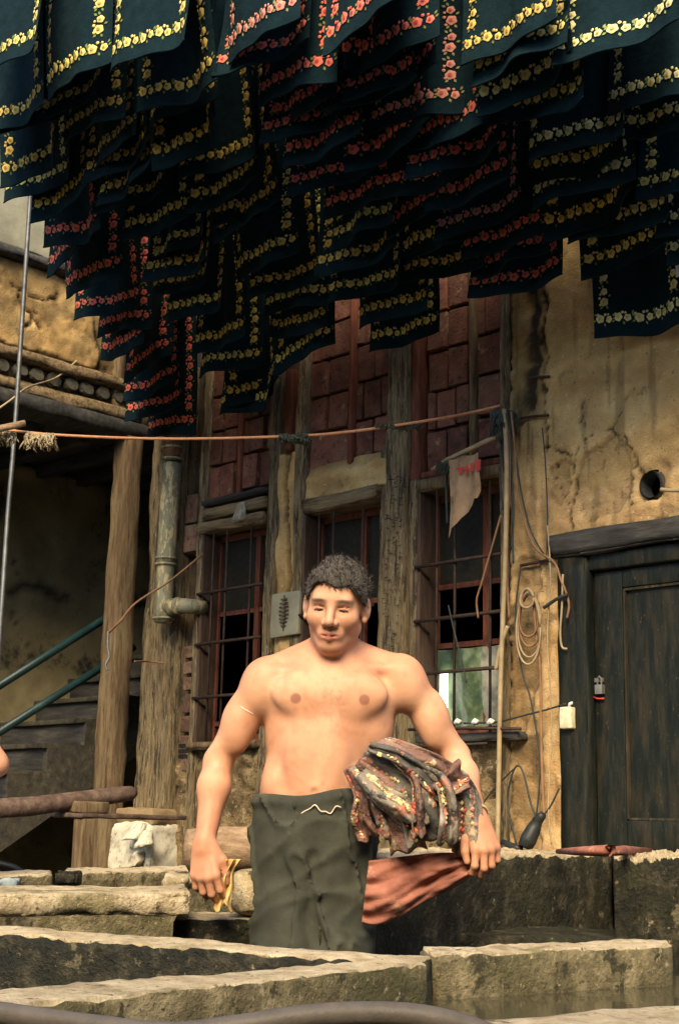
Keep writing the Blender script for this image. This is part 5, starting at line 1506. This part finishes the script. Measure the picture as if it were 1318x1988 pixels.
J = dict(head=PL(652, 1177, -.055), head_rot=np.array(Matrix.Rotation(math.radians(-9), 3, 'Z') @ Matrix.Rotation(math.radians(15), 3, 'X') @ Matrix.Rotation(math.radians(4), 3, 'Y')),
         neck=PL(646, 1288, -.005), shL=PL(512, 1322, 0), shR=PL(784, 1316, .01), elL=PL(424, 1478, .045), elR=PL(884, 1468, .05), wrL=PL(398, 1636, -.045), wrR=PL(926, 1592, -.10),
         chest=PL(640, 1392, 0), waist=PL(612, 1500, .005), pelvis=PL(612, 1590, .02), hipL=PL(566, 1650, .02), hipR=PL(660, 1650, .02),
         curlL=(24, 42, 30), curlR=(28, 50, 38))
J['hRL'] = np.array(Matrix.Rotation(math.radians(-4), 3, 'Y') @ Matrix.Rotation(math.radians(-14), 3, 'X') @ Matrix.Rotation(math.radians(-18), 3, 'Z'))
J['hRR'] = np.array(Matrix.Rotation(math.radians(-14), 3, 'Y') @ Matrix.Rotation(math.radians(-30), 3, 'X') @ Matrix.Rotation(math.radians(22), 3, 'Z'))
for s in 'LR':
    hp = J['hip' + s]
    sx = -1 if s == 'L' else 1
    J['kn' + s] = np.array([hp[0] + sx * .005, -.02, .50]); J['an' + s] = np.array([hp[0] + sx * .02, .02, .085])

def person_objects(parent_label, J_, h, origin, rz, face=True):
    body, trousers, hair, T = build_person(J_, h, face)
    o = bpy.data.objects.new('person', body)
    COL.objects.link(o)
    o.location = origin
    o.rotation_euler = (0, 0, rz)
    tag(o, parent_label, 'person')
    for nm, me in (('trousers', trousers), ('hair', hair)):
        c = bpy.data.objects.new(nm, me); COL.objects.link(c); c.parent = o
    return o, T
lat = (640 - 659) / F_PX * PD
ORG = CAM * (1, 1, 0) + FWD * PD + RGT * lat
man, TH = person_objects('bare chested man in olive trousers standing between the stone troughs', J, .0042, tuple(ORG), YAW)
def child(name, v, f, m, par=man, smooth_=True):
    o = bpy.data.objects.new(name, mesh(name, v, f, m, smooth_)); COL.objects.link(o); o.parent = par
    return o
def sphere_vf(c, r, n=14):
    v, f = [], []
    for i in range(n // 2 + 1):
        for k in range(n):
            a, b = math.pi * i / (n // 2), 2 * math.pi * k / n
            v.append((c[0] + r * math.sin(a) * math.cos(b), c[1] + r * math.sin(a) * math.sin(b), c[2] + r * math.cos(a)))
    for i in range(n // 2):
        for k in range(n): f.append((i * n + k, i * n + (k + 1) % n, (i + 1) * n + (k + 1) % n, (i + 1) * n + k)[::-1])
    return v, f
for s in (-1, 1):
    v, f = sphere_vf(TH(s * .0325, -.0665, -.001), .0128); child('eyeball', v, f, M['eye'])
    v, f = sphere_vf(TH(s * .0325, -.0735, -.0040), .0062, 10); child('iris', v, f, M['iris'])
    up = [TH(s * .0325 + x, -.0823 + abs(x) * .26, -.0008 - x * x * 14) for x in np.linspace(-.0125, .0125, 9)]
    v, f = tube_vf(up, .0011, 5); child('eyelash', v, f, M['iris'])
# wrist band, arm string and drawstring
def ring(c, ax, r, t_, m, name, el=1.0):
    ax = Vector(ax).normalized(); a = ax.orthogonal().normalized(); b = ax.cross(a)
    pts = [Vector(c) + a * r * math.cos(q) + b * r * el * math.sin(q) for q in np.linspace(0, 2 * math.pi, 22)]
    v, f = tube_vf(pts, t_, 6, False)
    child(name, v, f, m)
ax = J['wrR'] - J['elR']
ring(J['wrR'] - ax / np.linalg.norm(ax) * .022, ax, .032, .0035, M['band'], 'wrist_band')
ax = J['elL'] - J['shL']
ring(J['shL'] + ax * .34, ax, .0485, .0022, M['string'], 'arm_string')
dp = [PL(572 + 10 * k, 1572 + 7 * math.sin(k * 1.25) + 3 * math.sin(k * 2.9), -.128 + .0035 * abs(k - 5)) for k in range(10)]
v, f = tube_vf(spline(dp, 4), .0019, 5); child('drawstring', v, f, M['string'])

# second worker: only the elbow reaches into the picture on the left
J2 = {k: (np.array(v_) if not isinstance(v_, tuple) else v_) for k, v_ in J.items()}
J2['elR'] = J2['shR'] + np.array([.14, .06, -.24]); J2['wrR'] = J2['elR'] + np.array([-.19, -.12, -.10])
J2['hRR'] = np.array(Matrix.Rotation(math.radians(50), 3, 'Y'))
ep = on_d(14, 1447, 4.3)
e2 = J2['elR']
R2 = np.array(Matrix.Rotation(YAW, 3, 'Z'))
off = ep - R2 @ (e2 + np.array([.030, 0, 0])) 
w2, _ = person_objects('bare elbow of a second worker reaching in at the left edge', J2, .008, (off[0], off[1], 0), YAW, False)

# ------------------------------------------------------------------ things the man holds
def to_world(p): return np.array(ORG) + R2 @ np.array(p)
def sheet(name, rows, m, label, cat, thick=.004):
    """rows of world points -> a cloth with thickness"""
    nu, nv = len(rows), len(rows[0])
    v = [p for r in rows for p in r]
    f = [(i * nv + j, (i + 1) * nv + j, (i + 1) * nv + j + 1, i * nv + j + 1) for i in range(nu - 1) for j in range(nv - 1)]
    o = add(name, v, f, m)
    md = o.modifiers.new('solid', 'SOLIDIFY'); md.thickness = thick; md.offset = 0
    return tag(o, label, cat)
# bundle of printed scarves gathered under his right-hand arm: folded lengths falling over each other
BU = thing('scarf_bundle', 'crumpled bundle of grey flower printed scarves against the hip of the man', 'scarf bundle', loc=tuple(on_d(800, 1650, PD - .1)))
STR = [([(676, 1490), (700, 1540), (708, 1600), (712, 1640)], 22, .118), ([(690, 1484), (726, 1530), (748, 1590), (758, 1650)], 26, .135), ([(698, 1474), (752, 1520), (784, 1580), (794, 1657)], 30, .15),
       ([(708, 1462), (776, 1504), (814, 1562), (826, 1655)], 32, .165), ([(722, 1452), (800, 1490), (846, 1545), (858, 1626)], 34, .175), ([(738, 1448), (826, 1486), (878, 1536), (886, 1642)], 34, .16),
       ([(748, 1444), (846, 1490), (898, 1540), (906, 1648)], 28, .14), ([(730, 1446), (820, 1478), (872, 1506), (908, 1534)], 26, .185), ([(716, 1450), (780, 1476), (836, 1512), (862, 1560)], 24, .195)]
rg = random.Random(3)
STR += [([(700, 1500), (735, 1540), (770, 1575), (800, 1600)], 20, .19), ([(760, 1470), (800, 1515), (815, 1570), (812, 1630)], 16, .20), ([(800, 1490), (850, 1520), (868, 1580), (866, 1660)], 18, .195)]
for si, (cl, wd, fw) in enumerate(STR):
    wd = wd * rg.uniform(1.0, 1.9)
    cl = [(a + rg.uniform(-9, 9) * (q_ > 0), b + rg.uniform(-10, 12) * (q_ > 0) - (rg.uniform(0, 34) if q_ == 3 else 0)) for q_, (a, b) in enumerate(cl)]
    c = spline([np.array(p, float) for p in cl], 9)
    rows = []
    nvv = 15
    for i, q in enumerate(c):
        t_ = i / (len(c) - 1)
        tn = c[min(i + 1, len(c) - 1)] - c[max(i - 1, 0)]
        tn = tn / np.linalg.norm(tn)
        nrm = np.array([-tn[1], tn[0]])
        r_ = []
        wloc = wd * (.7 + .95 * t_ ** .7)
        for k in range(nvv):
            u = k / (nvv - 1) - .5
            qq = q + nrm * u * wloc + tn * (5 * math.sin(k * .8 + si) * t_)
            fold = .013 * math.sin(u * 7 + si * 1.7 + t_ * 1.8) + .006 * abs(math.sin(u * 12 + si + t_ * 4)) + .014 * float(fbm(np.array([u * 3 + si * 5, t_ * 5, 0.]), 3, 7))
            r_.append(on_d(qq[0], qq[1], PD - fw - .03 * math.sin(math.pi * t_) + fold * (.5 + t_) + .05 * u * u))
        rows.append(r_)
    nu, nv = len(rows), nvv
    o = add('folded_scarf', [p for r in rows for p in r], [(i * nv + j, (i + 1) * nv + j, (i + 1) * nv + j + 1, i * nv + j + 1) for i in range(nu - 1) for j in range(nv - 1)], M['bundle'], BU)
    o.data.materials[0] = M[('bundle_pink', 'bundle', 'bundle_pink', 'bundle_dark', 'bundle')[si % 5]]
    md = o.modifiers.new('solid', 'SOLIDIFY'); md.thickness = .003; md.offset = 0
    mb = MB()
    lane = rg.choice((3, 4, 10, 11))
    for i in range(3, nu - 1):
        for k in (lane, lane + 1):
            if rg.random() < .55:
                p = np.array(rows[i][k]); a = np.array(rows[i][k + 1]) - p; b = np.array(rows[i + 1][k]) - p
                nr = np.cross(a, b); nr = nr / (np.linalg.norm(nr) + 1e-9)
                if nr @ FWD > 0: nr = -nr
                a = a / (np.linalg.norm(a) + 1e-9); b2 = np.cross(nr, a)
                r = rg.uniform(.004, .008)
                mb.put([p + nr * .006] + [p + nr * .0045 + (a * math.cos(q) + b2 * math.sin(q)) * r * (1 if z_ % 2 else .7) for z_, q in enumerate(np.linspace(0, 5.6, 9))], [(0, 1 + z_, 1 + (z_ + 1) % 9) for z_ in range(9)], rg.choice((0, 1, 1, 2)))
    mb.build('flower_print', [FL['pink'][0], FL['pale'][0], FL['red'][0]], o)['kind'] = 'stuff'
# red sheet standing in for the motion smear beside his hand
rows = []
n = 44
for i in range(n + 1):
    u = i / n
    tp = np.array([716 + 236 * u, 1672 - 14 * math.sin(u * 2.2) - 4 * u])
    bt = np.array([702 + 262 * u, 1790 - 128 * u ** 1.7 + 10 * math.sin(u * 9) * (1 - u)])
    r_ = []
    for k in range(26):
        t_ = k / 25
        q = tp * (1 - t_) + bt * t_
        r_.append(on_d(q[0], q[1], PD - .11 + .030 * abs(math.sin(t_ * 5.5 + u * 2.4)) * (1 - .5 * u) + .012 * abs(math.sin(t_ * 12 + u * 7)) + .02 * float(fbm(np.array([u * 4, t_ * 5, 3.]), 3, 9)) - .03 * math.sin(math.pi * t_) * (1 - u)))
    rows.append(r_)
sheet('red_cloth', rows, M['red_cloth'], 'dusky red sheet standing in for a motion smear by the hand of the man', 'cloth')
# yellow rag in the other hand
rows = []
for i in range(25):
    u = i / 24
    r_ = []
    for k in range(30):
        t_ = k / 29
        wd = 17 + 16 * t_ + 10 * (1 - t_) ** 4
        px = 441 + (u - .5) * wd + 12 * (1 - t_) ** 3 - 7 * t_ + 2.0 * math.sin(t_ * 11 + u * 2)
        py = 1668 + (96 + 9 * math.sin(u * 8)) * t_
        nz_ = float(fbm(np.array([u * 3.2, t_ * 2.5, 1.]), 3, 19))
        r_.append(on_d(px, py, PD - .060 + .020 * abs(math.sin(u * 7 + t_ * 1.2)) + .012 * nz_ - .010))
    rows.append(r_)
sheet('yellow_rag', rows, M['yellow_rag'], 'crumpled yellow rag held in the lowered hand of the man', 'rag', .003)
